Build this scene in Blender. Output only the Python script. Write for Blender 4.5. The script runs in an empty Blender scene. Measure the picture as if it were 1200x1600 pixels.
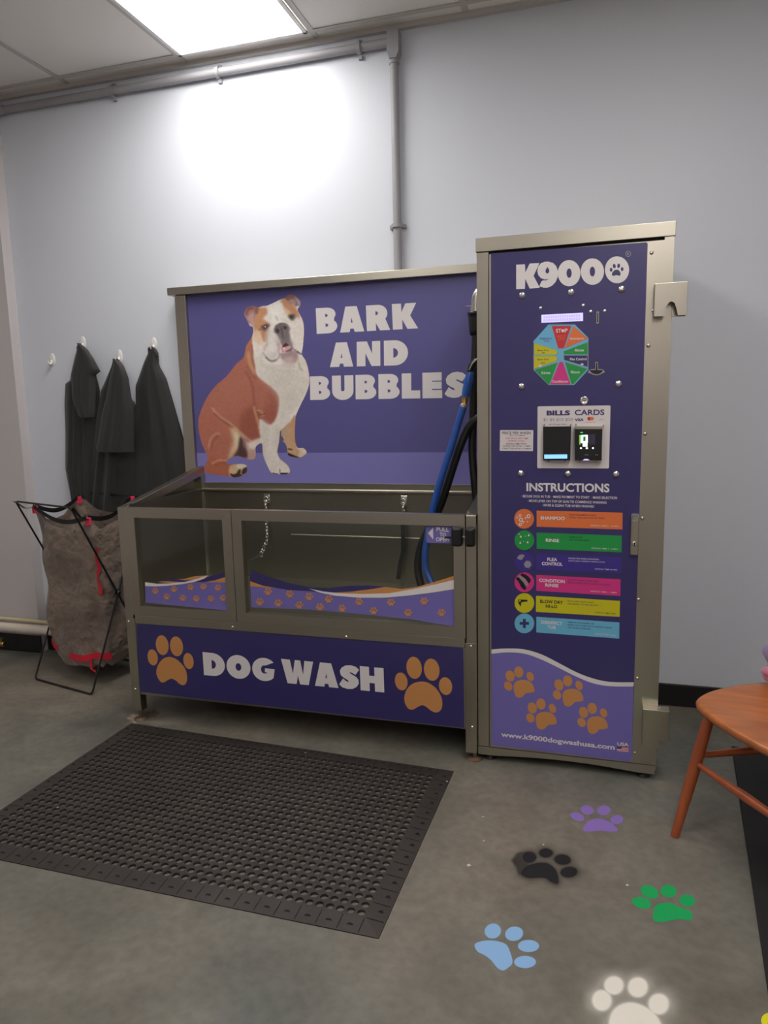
import bpy, bmesh, math, random
import numpy as np
from math import sin, cos, pi, sqrt, radians
from mathutils import Vector, Matrix
from mathutils.geometry import tessellate_polygon
random.seed(7); np.random.seed(7)
C = bpy.context.scene.collection
# ------------------------------------------------------------------ camera model (metres)
F_, CAM, YAW, PITCH, ROLL = 1112.4, Vector((0.395, -2.4734, 1.3062)), 0.2904, -0.1479, -0.0231
def basis():
    f = Vector((-sin(YAW)*cos(PITCH), cos(YAW)*cos(PITCH), sin(PITCH)))
    r = Vector((cos(YAW), sin(YAW), 0)); u = r.cross(f)
    return cos(ROLL)*r+sin(ROLL)*u, -sin(ROLL)*r+cos(ROLL)*u, f
CR, CU, CF = basis()
def at(x, y, ax, v):                       # point of the photo carried onto the real plane (axis ax = v)
    d = CF*F_+CR*(x-600)+CU*(800-y)
    return CAM+d*((v-CAM[ax])/d[ax])
WALL, BACK, TF = 0.672, 0.614, -0.02       # back wall, splash board face, tub front
ZC = 2.879
# ------------------------------------------------------------------ materials
def lin(c):
    return tuple((v/12.92 if v <= .04045 else ((v+.055)/1.055)**2.4) for v in (c[0]/255, c[1]/255, c[2]/255))
MATS = {}
def mat(name, col, rough=.5, metal=0., spec=.5, emit=None, es=0., bump=None, noise=None, coat=0., sheen=0.):
    m = bpy.data.materials.new(name); m.use_nodes = True
    nt = m.node_tree; b = nt.nodes['Principled BSDF']
    c = lin(col)+(1,)
    b.inputs['Base Color'].default_value = c
    b.inputs['Roughness'].default_value = rough; b.inputs['Metallic'].default_value = metal
    b.inputs['Specular IOR Level'].default_value = spec
    b.inputs['Coat Weight'].default_value = coat; b.inputs['Sheen Weight'].default_value = sheen
    if emit: b.inputs['Emission Color'].default_value = lin(emit)+(1,); b.inputs['Emission Strength'].default_value = es
    tc = nt.nodes.new('ShaderNodeTexCoord')
    def noisetex(scale, detail=4, st=(1, 1, 1)):
        mp = nt.nodes.new('ShaderNodeMapping'); mp.inputs['Scale'].default_value = st
        nt.links.new(tc.outputs['Object'], mp.inputs['Vector'])
        n = nt.nodes.new('ShaderNodeTexNoise'); n.inputs['Scale'].default_value = scale; n.inputs['Detail'].default_value = detail
        nt.links.new(mp.outputs['Vector'], n.inputs['Vector']); return n
    if noise:                               # (scale, dark factor, light factor, stretch)
        n = noisetex(noise[0], 5, noise[3] if len(noise) > 3 else (1, 1, 1))
        r = nt.nodes.new('ShaderNodeValToRGB')
        r.color_ramp.elements[0].position = .3; r.color_ramp.elements[1].position = .7
        r.color_ramp.elements[0].color = tuple(v*noise[1] for v in c[:3])+(1,)
        r.color_ramp.elements[1].color = tuple(min(1, v*noise[2]) for v in c[:3])+(1,)
        nt.links.new(n.outputs['Fac'], r.inputs['Fac']); nt.links.new(r.outputs['Color'], b.inputs['Base Color'])
    if bump:                                # (scale, strength, distance, stretch)
        n = noisetex(bump[0], 3, bump[3] if len(bump) > 3 else (1, 1, 1))
        bp = nt.nodes.new('ShaderNodeBump'); bp.inputs['Strength'].default_value = bump[1]; bp.inputs['Distance'].default_value = bump[2]
        nt.links.new(n.outputs['Fac'], bp.inputs['Height']); nt.links.new(bp.outputs['Normal'], b.inputs['Normal'])
    MATS[name] = m; return m
def attr_mat(name, rough=.45, alpha=False):
    m = bpy.data.materials.new(name); m.use_nodes = True; nt = m.node_tree; b = nt.nodes['Principled BSDF']
    a = nt.nodes.new('ShaderNodeAttribute'); a.attribute_name = 'Col'
    nt.links.new(a.outputs['Color'], b.inputs['Base Color'])
    if alpha: nt.links.new(a.outputs['Alpha'], b.inputs['Alpha'])
    b.inputs['Roughness'].default_value = rough; MATS[name] = m; return m
STEEL_C = (188, 182, 168)
mat('steel', STEEL_C, .3, 1, noise=(3, .86, 1.08, (1, 1, .25)), bump=(90, .06, .002, (1, 1, .02)))
mat('steel_h', STEEL_C, .33, 1, noise=(3, .86, 1.08, (.25, 1, 1)), bump=(90, .06, .002, (.02, 1, 1)))
mat('steel_dark', (150, 145, 132), .4, 1, noise=(2, .8, 1.1, (.3, 1, 1)), bump=(60, .05, .002, (.02, 1, 1)))
mat('chrome', (238, 236, 230), .2, 1)
mat('rusty', (120, 96, 78), .6, .4, noise=(60, .6, 1.3)); mat('brass', (190, 160, 95), .3, 1)
mat('navy', (56, 50, 104), .36, coat=.15); mat('indigo_hazed', (90, 86, 144), .38, coat=.15)  # purples lifted for gloss haze; the sign board's is the brighter-lit copy
mat('lavender', (118, 108, 182), .4, coat=.1); mat('lavender_b', (126, 122, 188), .4, coat=.1)
mat('white_v', (228, 222, 222), .45); mat('tan', (205, 143, 84), .45)
mat('p_orange', (228, 118, 62), .45); mat('p_green', (30, 152, 72), .45); mat('p_flea', (62, 48, 140), .45)
mat('p_pink', (214, 52, 134), .45); mat('p_yellow', (204, 196, 22), .45); mat('p_blue', (108, 184, 218), .45)
mat('p_red', (206, 48, 58), .45); mat('p_black', (22, 20, 26), .45); mat('p_grey', (150, 146, 150), .45)
mat('card', (222, 214, 214), .5); mat('ink_red', (196, 70, 66), .5); mat('ink', (60, 50, 80), .5)
mat('black_plastic', (22, 22, 24), .35); mat('black_rubber', (17, 17, 18), .5)
mat('gap', (12, 11, 11), .8)
mat('hose_blue', (36, 84, 168), .3, coat=.3); mat('hose_black', (20, 21, 22), .42)
mat('mat_rubber', (52, 46, 42), .55, noise=(6, .75, 1.25), bump=(180, .25, .002))
mat('mat_black', (24, 24, 24), .7, bump=(200, .3, .002))
mat('apron', (38, 37, 37), .62, noise=(5, .85, 1.15), bump=(160, .15, .003), sheen=.15)
mat('wire_black', (18, 18, 19), .35)
mat('hamper', (122, 106, 95), .62, noise=(5, .78, 1.3), bump=(9, .8, .06), sheen=.25)
mat('red_tape', (214, 34, 58), .5); mat('pink_tab', (235, 60, 92), .45)
mat('hook_white', (232, 230, 228), .35); mat('pvc', (158, 156, 160), .5)
mat('pipe_white', (226, 214, 200), .5); mat('pipe_cream', (214, 200, 158), .5)
mat('wood', (184, 108, 58), .38, noise=(5, .78, 1.18, (1, 6, 1)), coat=.25)
mat('wood_leg', (164, 82, 44), .38, noise=(6, .85, 1.12, (4, 4, .6)), coat=.25)
mat('base_black', (24, 23, 23), .45); mat('tee', (196, 192, 188), .5)
mat('plush_pink', (196, 120, 148), .9, sheen=.5); mat('plush_lilac', (150, 130, 176), .9, sheen=.5); mat('plush_white', (220, 214, 220), .9, sheen=.4)
mat('lcd', (190, 185, 240), .4, emit=(184, 176, 255), es=.85); mat('lcd_cell', (180, 172, 232), .4, emit=(160, 150, 236), es=.8); mat('led_blue', (120, 170, 240), .4, emit=(120, 175, 255), es=1.3)
mat('led_white', (240, 250, 245), .4, emit=(235, 255, 245), es=2.0); mat('led_green', (40, 200, 90), .4, emit=(30, 220, 110), es=.8)
mat('led_lime', (120, 180, 60), .4, emit=(120, 190, 40), es=.5); mat('led_violet', (180, 160, 250), .4, emit=(180, 160, 255), es=1.2)
mat('diffuser', (250, 250, 250), .4, emit=(255, 252, 248), es=9.5)
mat('fl_purple', (142, 112, 190), .6); mat('fl_green', (0, 168, 88), .6); mat('fl_blue', (140, 182, 226), .6); mat('fl_yellow', (232, 222, 20), .6)
mat('stone', (210, 204, 196), .7)
def wall_mat(name, col, rough=.42):
    m = mat(name, col, rough, bump=(220, .05, .001)); return m
wall_mat('wall', (217, 221, 230), .5); wall_mat('wall_l', (206, 200, 200)); wall_mat('ceiling', (240, 235, 229), .8)
# glass: thin clear pane
def glass():
    m = bpy.data.materials.new('glass'); m.use_nodes = True; nt = m.node_tree; nt.nodes.clear()
    o = nt.nodes.new('ShaderNodeOutputMaterial'); mx = nt.nodes.new('ShaderNodeMixShader')
    t = nt.nodes.new('ShaderNodeBsdfTransparent'); t.inputs[0].default_value = (.93, .95, .94, 1)
    g = nt.nodes.new('ShaderNodeBsdfGlossy'); g.inputs['Roughness'].default_value = .06
    fr = nt.nodes.new('ShaderNodeFresnel'); fr.inputs[0].default_value = 1.45
    nt.links.new(fr.outputs[0], mx.inputs[0]); nt.links.new(t.outputs[0], mx.inputs[1]); nt.links.new(g.outputs[0], mx.inputs[2])
    nt.links.new(mx.outputs[0], o.inputs[0]); MATS['glass'] = m
glass()
def concrete():
    m = bpy.data.materials.new('concrete'); m.use_nodes = True; nt = m.node_tree; b = nt.nodes['Principled BSDF']
    tc = nt.nodes.new('ShaderNodeTexCoord')
    def N(s, d, ds=0):
        n = nt.nodes.new('ShaderNodeTexNoise'); n.inputs['Scale'].default_value = s; n.inputs['Detail'].default_value = d
        n.inputs['Distortion'].default_value = ds; nt.links.new(tc.outputs['Object'], n.inputs['Vector']); return n
    def ramp(n, a, b_, ca, cb):
        r = nt.nodes.new('ShaderNodeValToRGB'); e = r.color_ramp.elements
        e[0].position = a; e[1].position = b_; e[0].color = lin(ca)+(1,); e[1].color = lin(cb)+(1,)
        nt.links.new(n.outputs['Fac'], r.inputs['Fac']); return r
    r1 = ramp(N(1.1, 6, .4), .32, .7, (112, 114, 107), (148, 138, 124))
    r2 = ramp(N(5, 8, .6), .3, .75, (108, 104, 98), (255, 255, 255))
    r3 = ramp(N(34, 5), .35, .62, (215, 213, 210), (255, 255, 255))
    def mul(a, b2, f):
        x = nt.nodes.new('ShaderNodeMix'); x.data_type = 'RGBA'; x.blend_type = 'MULTIPLY'; x.inputs[0].default_value = f
        nt.links.new(a, x.inputs[6]); nt.links.new(b2, x.inputs[7]); return x.outputs[2]
    o = mul(mul(r1.outputs[0], r2.outputs[0], .4), r3.outputs[0], .5)
    nt.links.new(o, b.inputs['Base Color'])
    rr = nt.nodes.new('ShaderNodeMapRange'); rr.inputs[3].default_value = .36; rr.inputs[4].default_value = .58
    nt.links.new(N(3, 4).outputs['Fac'], rr.inputs[0]); nt.links.new(rr.outputs[0], b.inputs['Roughness'])
    bp = nt.nodes.new('ShaderNodeBump'); bp.inputs['Strength'].default_value = .12; bp.inputs['Distance'].default_value = .004
    nt.links.new(N(26, 6).outputs['Fac'], bp.inputs['Height']); nt.links.new(bp.outputs['Normal'], b.inputs['Normal'])
    b.inputs['Specular IOR Level'].default_value = .4
    MATS['concrete'] = m
concrete()
attr_mat('print', .42); attr_mat('spray', .6, True)
# ------------------------------------------------------------------ mesh builder
class MB:
    def __init__(s): s.v = []; s.f = []; s.m = []; s.sm = []; s.mats = []
    def mi(s, m):
        if m not in s.mats: s.mats.append(m)
        return s.mats.index(m)
    def add(s, vs, fs, m, smooth=False):
        o = len(s.v); k = s.mi(m)
        s.v += [tuple(p) for p in vs]
        for f in fs: s.f.append([o+i for i in f]); s.m.append(k); s.sm.append(smooth)
        return s
    def box(s, x0, x1, y0, y1, z0, z1, m):
        v = [(x, y, z) for x in (x0, x1) for y in (y0, y1) for z in (z0, z1)]
        return s.add(v, [(0, 1, 3, 2), (4, 6, 7, 5), (0, 4, 5, 1), (2, 3, 7, 6), (0, 2, 6, 4), (1, 5, 7, 3)], m)
    def hexa(s, b, t, m):                   # two quads (same winding)
        return s.add(list(b)+list(t), [(3, 2, 1, 0), (4, 5, 6, 7)]+[(i, (i+1) % 4, 4+(i+1) % 4, 4+i) for i in range(4)], m)
    def prism(s, loop, off, m, smooth=False):   # planar loop extruded along off
        n = len(loop); L = [Vector(p) for p in loop]; off = Vector(off)
        s.add(L+[p+off for p in L], [list(range(n)), [n+i for i in reversed(range(n))]], m)
        return s.add(L+[p+off for p in L], [(i, n+i, n+(i+1) % n, (i+1) % n) for i in range(n)], m, smooth)
    def tube(s, pts, r, m, seg=10, closed=False, ribs=None, caps=True):
        P = [Vector(p) for p in pts]; n = len(P); R = r if isinstance(r, (list, tuple)) else [r]*n
        T = []
        for i in range(n):
            a = P[(i-1) % n] if (i or closed) else P[0]; b = P[(i+1) % n] if (i < n-1 or closed) else P[-1]
            T.append((b-a).normalized())
        up = Vector((0, 0, 1)) if abs(T[0].z) < .9 else Vector((1, 0, 0))
        N = (up-T[0]*up.dot(T[0])).normalized(); vs = []
        for i in range(n):
            N = (N-T[i]*N.dot(T[i])); N.normalize(); Bn = T[i].cross(N)
            for k in range(seg):
                a = 2*pi*k/seg; vs.append(P[i]+(N*cos(a)+Bn*sin(a))*R[i])
        fs = []
        for i in range(n if closed else n-1):
            j = (i+1) % n
            for k in range(seg): fs.append((i*seg+k, i*seg+(k+1) % seg, j*seg+(k+1) % seg, j*seg+k))
        s.add(vs, fs, m, True)
        if caps and not closed:
            s.add(vs[:seg], [list(reversed(range(seg)))], m); s.add(vs[-seg:], [list(range(seg))], m)
        return s
    def lathe(s, prof, c, m, seg=16, axis='z', smooth=True):
        vs = []; c = Vector(c)
        for (r, h) in prof:
            for k in range(seg):
                a = 2*pi*k/seg
                p = {'z': (r*cos(a), r*sin(a), h), 'y': (r*cos(a), h, r*sin(a)), 'x': (h, r*cos(a), r*sin(a))}[axis]
                vs.append(c+Vector(p))
        fs = [(i*seg+k, i*seg+(k+1) % seg, (i+1)*seg+(k+1) % seg, (i+1)*seg+k) for i in range(len(prof)-1) for k in range(seg)]
        s.add(vs, fs, m, smooth)
        s.add(vs[:seg], [list(range(seg))], m); return s.add(vs[-seg:], [list(range(seg))], m)
    def grid(s, G, m, smooth=True, closed=False):   # G[i][j] points
        n = len(G); w = len(G[0]); vs = [p for r in G for p in r]; fs = []
        for i in range(n-1):
            for j in range(w if closed else w-1): fs.append((i*w+j, i*w+(j+1) % w, (i+1)*w+(j+1) % w, (i+1)*w+j))
        return s.add(vs, fs, m, smooth)
    def fill(s, loops, m):                   # world-space planar loops, first outer, others holes
        L = [[Vector(p) for p in l] for l in loops]; t = tessellate_polygon(L)
        return s.add([p for l in L for p in l], [tuple(x) for x in t], m)
def org(o):
    p = Vector((0, 0, 0))
    while o: p += Vector(o.location); o = o.parent
    return p
def obj(name, mb, parent=None, bevel=0, label=None, norm=True):
    me = bpy.data.meshes.new(name); O = org(parent) if parent else Vector((0, 0, 0))
    me.from_pydata([tuple(Vector(p)-O) for p in mb.v], [], mb.f)
    for n in mb.mats: me.materials.append(MATS[n])
    me.polygons.foreach_set('material_index', mb.m); me.polygons.foreach_set('use_smooth', mb.sm)
    me.update()
    if norm:
        bm = bmesh.new(); bm.from_mesh(me); bmesh.ops.recalc_face_normals(bm, faces=bm.faces); bm.to_mesh(me); bm.free()
    o = bpy.data.objects.new(name, me); C.objects.link(o); o.parent = parent
    if bevel:
        b = o.modifiers.new('b', 'BEVEL'); b.width = bevel; b.segments = 2; b.limit_method = 'ANGLE'; b.angle_limit = radians(40)
    if label: o['label'] = label
    return o
def thing(name, label, cat, loc, group=None):
    o = bpy.data.objects.new(name, None); C.objects.link(o); o.location = loc; o.empty_display_size = .1
    return tag(o, label, cat, group)
def tag(o, label, cat, group=None, kind=None):
    o['label'] = label; o['category'] = cat
    if group: o['group'] = group
    if kind: o['kind'] = kind
    return o
def struct(o): o['kind'] = 'structure'; return o
def smooth_loop(pts, k=4, closed=True):      # Catmull-Rom through 2D/3D points
    P = [Vector(p) for p in pts]; n = len(P); out = []
    for i in range(n if closed else n-1):
        a, b, c, d = (P[(i-1) % n], P[i], P[(i+1) % n], P[(i+2) % n]) if closed else (P[max(i-1, 0)], P[i], P[i+1], P[min(i+2, n-1)])
        for j in range(k):
            t = j/k; out.append(.5*((2*b)+(c-a)*t+(2*a-5*b+4*c-d)*t*t+(3*b-a-3*c+d)*t**3))
    if not closed: out.append(P[-1])
    return out
# ------------------------------------------------------------------ printed graphics
def zp(pts, ox, oy, s): return [(ox+x*s, oy+y*s) for x, y in pts]
def ell(cx, cy, rx, ry, rot=0, n=20):
    c, s_ = cos(radians(rot)), sin(radians(rot))
    return [(cx+rx*cos(2*pi*i/n)*c-ry*sin(2*pi*i/n)*s_, cy+rx*cos(2*pi*i/n)*s_+ry*sin(2*pi*i/n)*c) for i in range(n)]
class Art(MB):
    """flat print lying on a plane; layer k sits k*0.3 mm proud of it"""
    def __init__(s, ax, v, sign=-1, step=.0003): super().__init__(); s.ax = ax; s.pv = v; s.sign = sign; s.step = step
    def px(s, loops, m, k=1, sm=0):
        L = []
        for l in loops:
            if sm: l = [tuple(p) for p in smooth_loop(l, sm)]
            q = [at(x, y, s.ax, s.pv) for x, y in l]
            for p in q: p[s.ax] = s.pv+s.sign*s.step*k
            L.append(q)
        return s.fill(L, m)
    def uv(s, quad, loops, m, k=1):          # quad: four world corners TL TR BR BL; loops in the unit square
        L = []
        for l in loops:
            q = []
            for u, v in l:
                p = (quad[3]*(1-u)+quad[2]*u)*(1-v)+(quad[0]*(1-u)+quad[1]*u)*v
                p = p.copy(); p[s.ax] = s.pv+s.sign*s.step*k; q.append(p)
            L.append(q)
        return s.fill(L, m)
    def q(s, *c):
        return [at(x, y, s.ax, s.pv) for x, y in c]
    def sub(s, Q, u0, u1, v0, v1):
        f = lambda u, v: (Q[3]*(1-u)+Q[2]*u)*(1-v)+(Q[0]*(1-u)+Q[1]*u)*v
        return [f(u0, v1), f(u1, v1), f(u1, v0), f(u0, v0)]
    def text(s, Q, txt, m, k=1, bold=0.):
        V, T = font_mesh(txt, bold); q = []
        for u, v in V:
            p = (Q[3]*(1-u)+Q[2]*u)*(1-v)+(Q[0]*(1-u)+Q[1]*u)*v; p[s.ax] = s.pv+s.sign*s.step*k; q.append(p)
        return s.add(q, T, m)
    def heavy(s, Q, word, m, k=1, gap=.1):
        W = 0; parts = []
        for ch in word:
            if ch == ' ': W += .25; continue
            w, loops = GL[ch]; parts.append((W, loops)); W += w+gap
        W -= gap
        for x0, loops in parts:
            s.uv(Q, [[((x0+x)/W, y) for x, y in l] for l in loops], m, k)
        return s
_fc = {}
def font_mesh(txt, bold):
    key = (txt, bold)
    if key in _fc: return _fc[key]
    cu = bpy.data.curves.new('t', 'FONT'); cu.body = txt; cu.offset = bold; cu.resolution_u = 3
    o = bpy.data.objects.new('t', cu); C.objects.link(o)
    dg = bpy.context.evaluated_depsgraph_get(); me = bpy.data.meshes.new_from_object(o.evaluated_get(dg))
    V = [(v.co.x, v.co.y) for v in me.vertices]; T = [tuple(p.vertices) for p in me.polygons]
    bpy.data.objects.remove(o); bpy.data.curves.remove(cu); bpy.data.meshes.remove(me)
    x0, x1 = min(v[0] for v in V), max(v[0] for v in V); y0, y1 = min(v[1] for v in V), max(v[1] for v in V)
    V = [((x-x0)/(x1-x0), (y-y0)/(y1-y0)) for x, y in V]; _fc[key] = (V, T); return _fc[key]
def arc(cx, cy, rx, ry, a0, a1, n=12):
    return [(cx+rx*cos(radians(a0+(a1-a0)*i/n)), cy+ry*sin(radians(a0+(a1-a0)*i/n))) for i in range(n+1)]
half = lambda cx, cy, rx, ry: [(cx, cy-ry), (cx, cy+ry)]+arc(cx+.01, cy, rx, ry, 90, -90, 8)
GL = {
 'B': (.82, [[(0, 0), (0, 1), (.42, 1)]+arc(.44, .745, .33, .255, 90, -35, 9)+arc(.46, .28, .36, .28, 48, -90, 10)[0:], half(.36, .70, .09, .06), half(.36, .32, .1, .065)]),
 'A': (.93, [[(0, 0), (.24, 1), (.68, 1), (.93, 0), (.56, 0), (.53, .13), (.4, .13), (.37, 0)], [(.43, .37), (.5, .37), (.465, .56)]]),
 'R': (.88, [[(0, 0), (0, 1), (.42, 1)]+arc(.46, .67, .34, .33, 90, -42, 10)+[(.88, 0), (.5, 0), (.35, .3), (.35, 0)], half(.35, .68, .09, .075)]),
 'K': (.93, [[(0, 0), (0, 1), (.34, 1), (.34, .66), (.5, 1), (.9, 1), (.66, .52), (.93, 0), (.54, 0), (.36, .38), (.36, 0)]]),
 'N': (.92, [[(0, 0), (0, 1), (.4, 1), (.6, .5), (.6, 1), (.92, 1), (.92, 0), (.58, 0), (.34, .52), (.34, 0)]]),
 'D': (.92, [[(0, 0), (0, 1), (.4, 1)]+arc(.42, .5, .5, .5, 90, -90, 16)+[(.4, 0)], half(.36, .5, .17, .19)]),
 'U': (.86, [[(0, 1), (.36, 1), (.36, .42)]+arc(.43, .4, .07, .06, 180, 360, 6)+[(.5, 1), (.86, 1), (.86, .38)]+arc(.43, .36, .43, .38, 0, -180, 14)]),
 'L': (.7, [[(0, 0), (0, 1), (.36, 1), (.36, .32), (.7, .32), (.7, 0)]]),
 'E': (.74, [[(0, 0), (0, 1), (.72, 1), (.72, .68), (.36, .68), (.36, .64), (.72, .64), (.72, .36), (.36, .36), (.36, .32), (.74, .32), (.74, 0)]]),
 'S': (.8, [[(.8*x, y) for x, y in [(1, .84), (.85, .95), (.6, 1), (.35, .97), (.15, .86), (.06, .72), (.1, .55), (.25, .45), (.42, .38), (.48, .33), (.44, .3), (.35, .32), (.2, .42), (0, .16), (.15, .05), (.4, 0), (.65, .02), (.85, .12), (.96, .27), (.95, .42), (.85, .53), (.7, .6), (.58, .65), (.53, .69), (.57, .71), (.66, .68), (.82, .62)]]]),
 'O': (1.0, [arc(.5, .5, .5, .53, 0, 350, 30), arc(.5, .5, .12, .17, 0, 340, 16)]),
 'G': (.92, [arc(.5, .5, .5, .53, 42, 318, 24)+[(.92, .56), (.52, .56), (.52, .38), (.6, .38), (.6, .33)]+arc(.5, .5, .14, .19, 290, 75, 12)]),
 'W': (1.3, [[(0, 1), (.36, 1), (.46, .42), (.56, 1), (.78, 1), (.87, .42), (.95, 1), (1.3, 1), (1.08, 0), (.73, 0), (.66, .36), (.59, 0), (.22, 0)]]),
 'H': (.9, [[(0, 0), (0, 1), (.35, 1), (.35, .64), (.55, .64), (.55, 1), (.9, 1), (.9, 0), (.55, 0), (.55, .34), (.35, .34), (.35, 0)]]),
}
# ------------------------------------------------------------------ the room
XL, XR, YF = -3.3, 3.0, -4.4
m = MB().box(XL, XR, YF, WALL+.1, -.05, 0, 'concrete'); struct(obj('floor', m))
m = MB().box(XL, XR, WALL, WALL+.1, 0, ZC+.05, 'wall'); struct(obj('wall_back', m))
m = MB().box(XL, -2.523, WALL-.062, WALL, 0, ZC, 'wall_l'); struct(obj('trim_1', m))
m = MB().box(XL-.1, XL, YF, WALL+.1, 0, ZC+.05, 'wall_l'); struct(obj('wall_left', m))
m = MB().box(XR, XR+.1, YF, WALL+.1, 0, ZC+.05, 'wall_l'); struct(obj('wall_right', m))
m = MB().box(XL, XR, YF-.1, YF, 0, ZC+.05, 'wall_l'); struct(obj('wall_front', m))
m = MB().box(-2.523, XR, WALL-.012, WALL, 0, .097, 'base_black'); struct(obj('baseboard_back', m, bevel=.003))
m = MB().box(XL, -2.523+.01, WALL-.074, WALL-.062, 0, .097, 'base_black'); struct(obj('baseboard_left', m, bevel=.003))
# suspended ceiling: tiles with a light grey grid
SX, SY, GX0, GY0 = .645, .62, -.79, .585
m = MB().box(XL, XR, YF, WALL+.1, ZC, ZC+.05, 'ceiling'); struct(obj('ceiling', m))
m = MB(); x = GX0-4*SX
while x < XR:
    if x > XL: m.box(x-.012, x+.012, YF, WALL, ZC-.004, ZC-.0002, 'tee')
    x += SX
y = GY0
while y > YF: m.box(XL, XR, y-.012, y+.012, ZC-.0045, ZC-.0003, 'tee'); y -= SY
m.box(XL, XR, WALL-.022, WALL, ZC-.02, ZC-.0001, 'tee'); struct(obj('trim_2', m))
def light(x0, y1, label):
    x1, y0 = x0+SX-.03, y1-2*SY+.03
    t = thing('ceiling_light', label, 'ceiling light', ((x0+x1)/2, (y0+y1)/2, ZC))
    t['group'] = 'flat panel ceiling lights'
    f = MB()
    for a in ((x0, x1, y0, y0+.018), (x0, x1, y1-.018, y1), (x0, x0+.018, y0, y1), (x1-.018, x1, y0, y1)): f.box(*a, ZC-.014, ZC-.0046, 'hook_white')
    obj('frame', f, t, .002); obj('diffuser', MB().box(x0+.018, x1-.018, y0+.018, y1-.018, ZC-.011, ZC-.006, 'diffuser'), t)
light(GX0-SX+.015, GY0-.005, 'bright flat panel light in the ceiling above the tub')
light(GX0-SX+.015, GY0-.005-4*SY, 'flat ceiling panel light out of view behind the first one, to the left')
light(GX0-SX+.015+3*SX, GY0-.005-2*SY, 'added flat ceiling panel light, unseen above the wooden chair, to brighten the right wall')  # unseen panel added to brighten the right part of the back wall
light(GX0-SX+.015+3*SX, GY0-.005-6*SY, 'added flat ceiling panel light, unseen far behind the viewer on the right, for ambient light')  # extra unseen panel added for more ambient light against the main one

# ------------------------------------------------------------------ conduit
t = thing('electrical_conduit', 'grey plastic conduit running under the ceiling then down the back wall', 'conduit', (-.46, WALL, 1.85))
r, yc, zc, xv = .018, WALL-.024, 2.808, -.448
m = MB().tube([(-2.46, yc, zc), (-1.8, yc, zc), (xv-.02, yc, zc+.003)], r, 'pvc', 14); obj('horizontal_pipe', m, t)
m = MB().tube([(xv, yc, zc-.06), (xv, yc, 1.88)], r, 'pvc', 14); m.tube([(xv, yc, zc-.085), (xv, yc, zc-.06)], .0215, 'pvc', 14); obj('vertical_pipe', m, t)
m = MB(); m.prism([(xv-.024, yc-.026, zc-.045), (xv-.024, yc-.026, zc+.04), (xv+.026, yc-.026, zc+.04), (xv+.026, yc-.026, zc-.045), (xv+.015, yc-.026, zc-.07), (xv-.015, yc-.026, zc-.07)], (0, .046, 0), 'pvc'); obj('elbow_box', m, t, .004)
m = MB().tube([(-2.46, yc, zc), (-2.49, yc-.01, zc-.002), (-2.5, yc-.05, zc-.004), (-2.502, WALL-.12, zc-.004)], [r+.003, r+.005, r+.005, r+.003], 'pvc', 14); obj('corner_elbow', m, t)
def strap(p, vert):
    m = MB(); c = Vector(p); pts = []
    for i in range(13):
        a = -pi/2+pi*i/12*1.0; a = pi*i/12
        d = Vector((0, -sin(a)*(r+.004), cos(a)*(r+.004)))
        if vert: d = Vector((cos(a)*(r+.004), -sin(a)*(r+.004), 0))
        pts.append(c+d)
    ax = Vector((.008, 0, 0)) if not vert else Vector((0, 0, .008))
    m.grid([[q-ax for q in pts], [q+ax for q in pts]], 'pvc')
    m.grid([[q-ax+(q-c)*.15 for q in pts], [q+ax+(q-c)*.15 for q in pts]], 'pvc')
    for s_ in (1, -1):
        e = pts[0] if s_ == 1 else pts[-1]
        if vert: m.box(min(e.x, e.x+s_*.014), max(e.x, e.x+s_*.014), yc+.01, WALL, e.z-.008, e.z+.008, 'pvc')
        else: m.box(e.x-.008, e.x+.008, yc+.01, WALL, min(e.z, e.z+s_*.016), max(e.z, e.z+s_*.016), 'pvc')
    return m
for i, (x, z, v) in enumerate(((-1.83, zc, 0), (-1.27, zc, 0), (-.60, zc, 0), (xv, 2.075, 1))): obj('pipe_strap', strap((x, yc, z), v), t)

# ------------------------------------------------------------------ hooks and aprons on the wall
def hook(p):
    m = MB(); c = Vector(p)
    G = []
    for i in range(7):
        a = pi/2*i/6
        G.append([c+Vector((.019*cos(a)*cos(2*pi*k/20), -.006*sin(a)-.001, .034*cos(a)*sin(2*pi*k/20))) for k in range(20)])
    m.grid(G, 'hook_white', True, True); return m
HK = [((82, 562), 'empty white oval adhesive hook, leftmost on the back wall'), ((130, 536), 'white oval adhesive hook holding the leftmost black apron'),
      ((187, 557), 'white oval adhesive hook holding the middle black apron, lowest of the used ones'), ((241, 538), 'white oval adhesive hook holding the black apron nearest the sign')]
HP = []
for (p, lab) in HK:
    c = at(p[0], p[1], 1, WALL); HP.append(c)
    t = thing('wall_hook', lab, 'hook', c, 'white oval wall hooks')
    obj('base_plate', hook(c), t)
    j = MB().tube([c+Vector((0, -.004, -.004)), c+Vector((0, -.014, -.02)), c+Vector((0, -.026, -.026)), c+Vector((0, -.032, -.018)), c+Vector((0, -.033, -.008))], [.007, .007, .006, .0055, .004], 'hook_white', 10)
    obj('hook_prong', j, t)
def interp(rows, y):
    for (y0, x0), (y1, x1) in zip(rows, rows[1:]):
        if y <= y1: return x0+(x1-x0)*(y-y0)/max(1e-6, y1-y0)
    return rows[-1][1]
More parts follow.
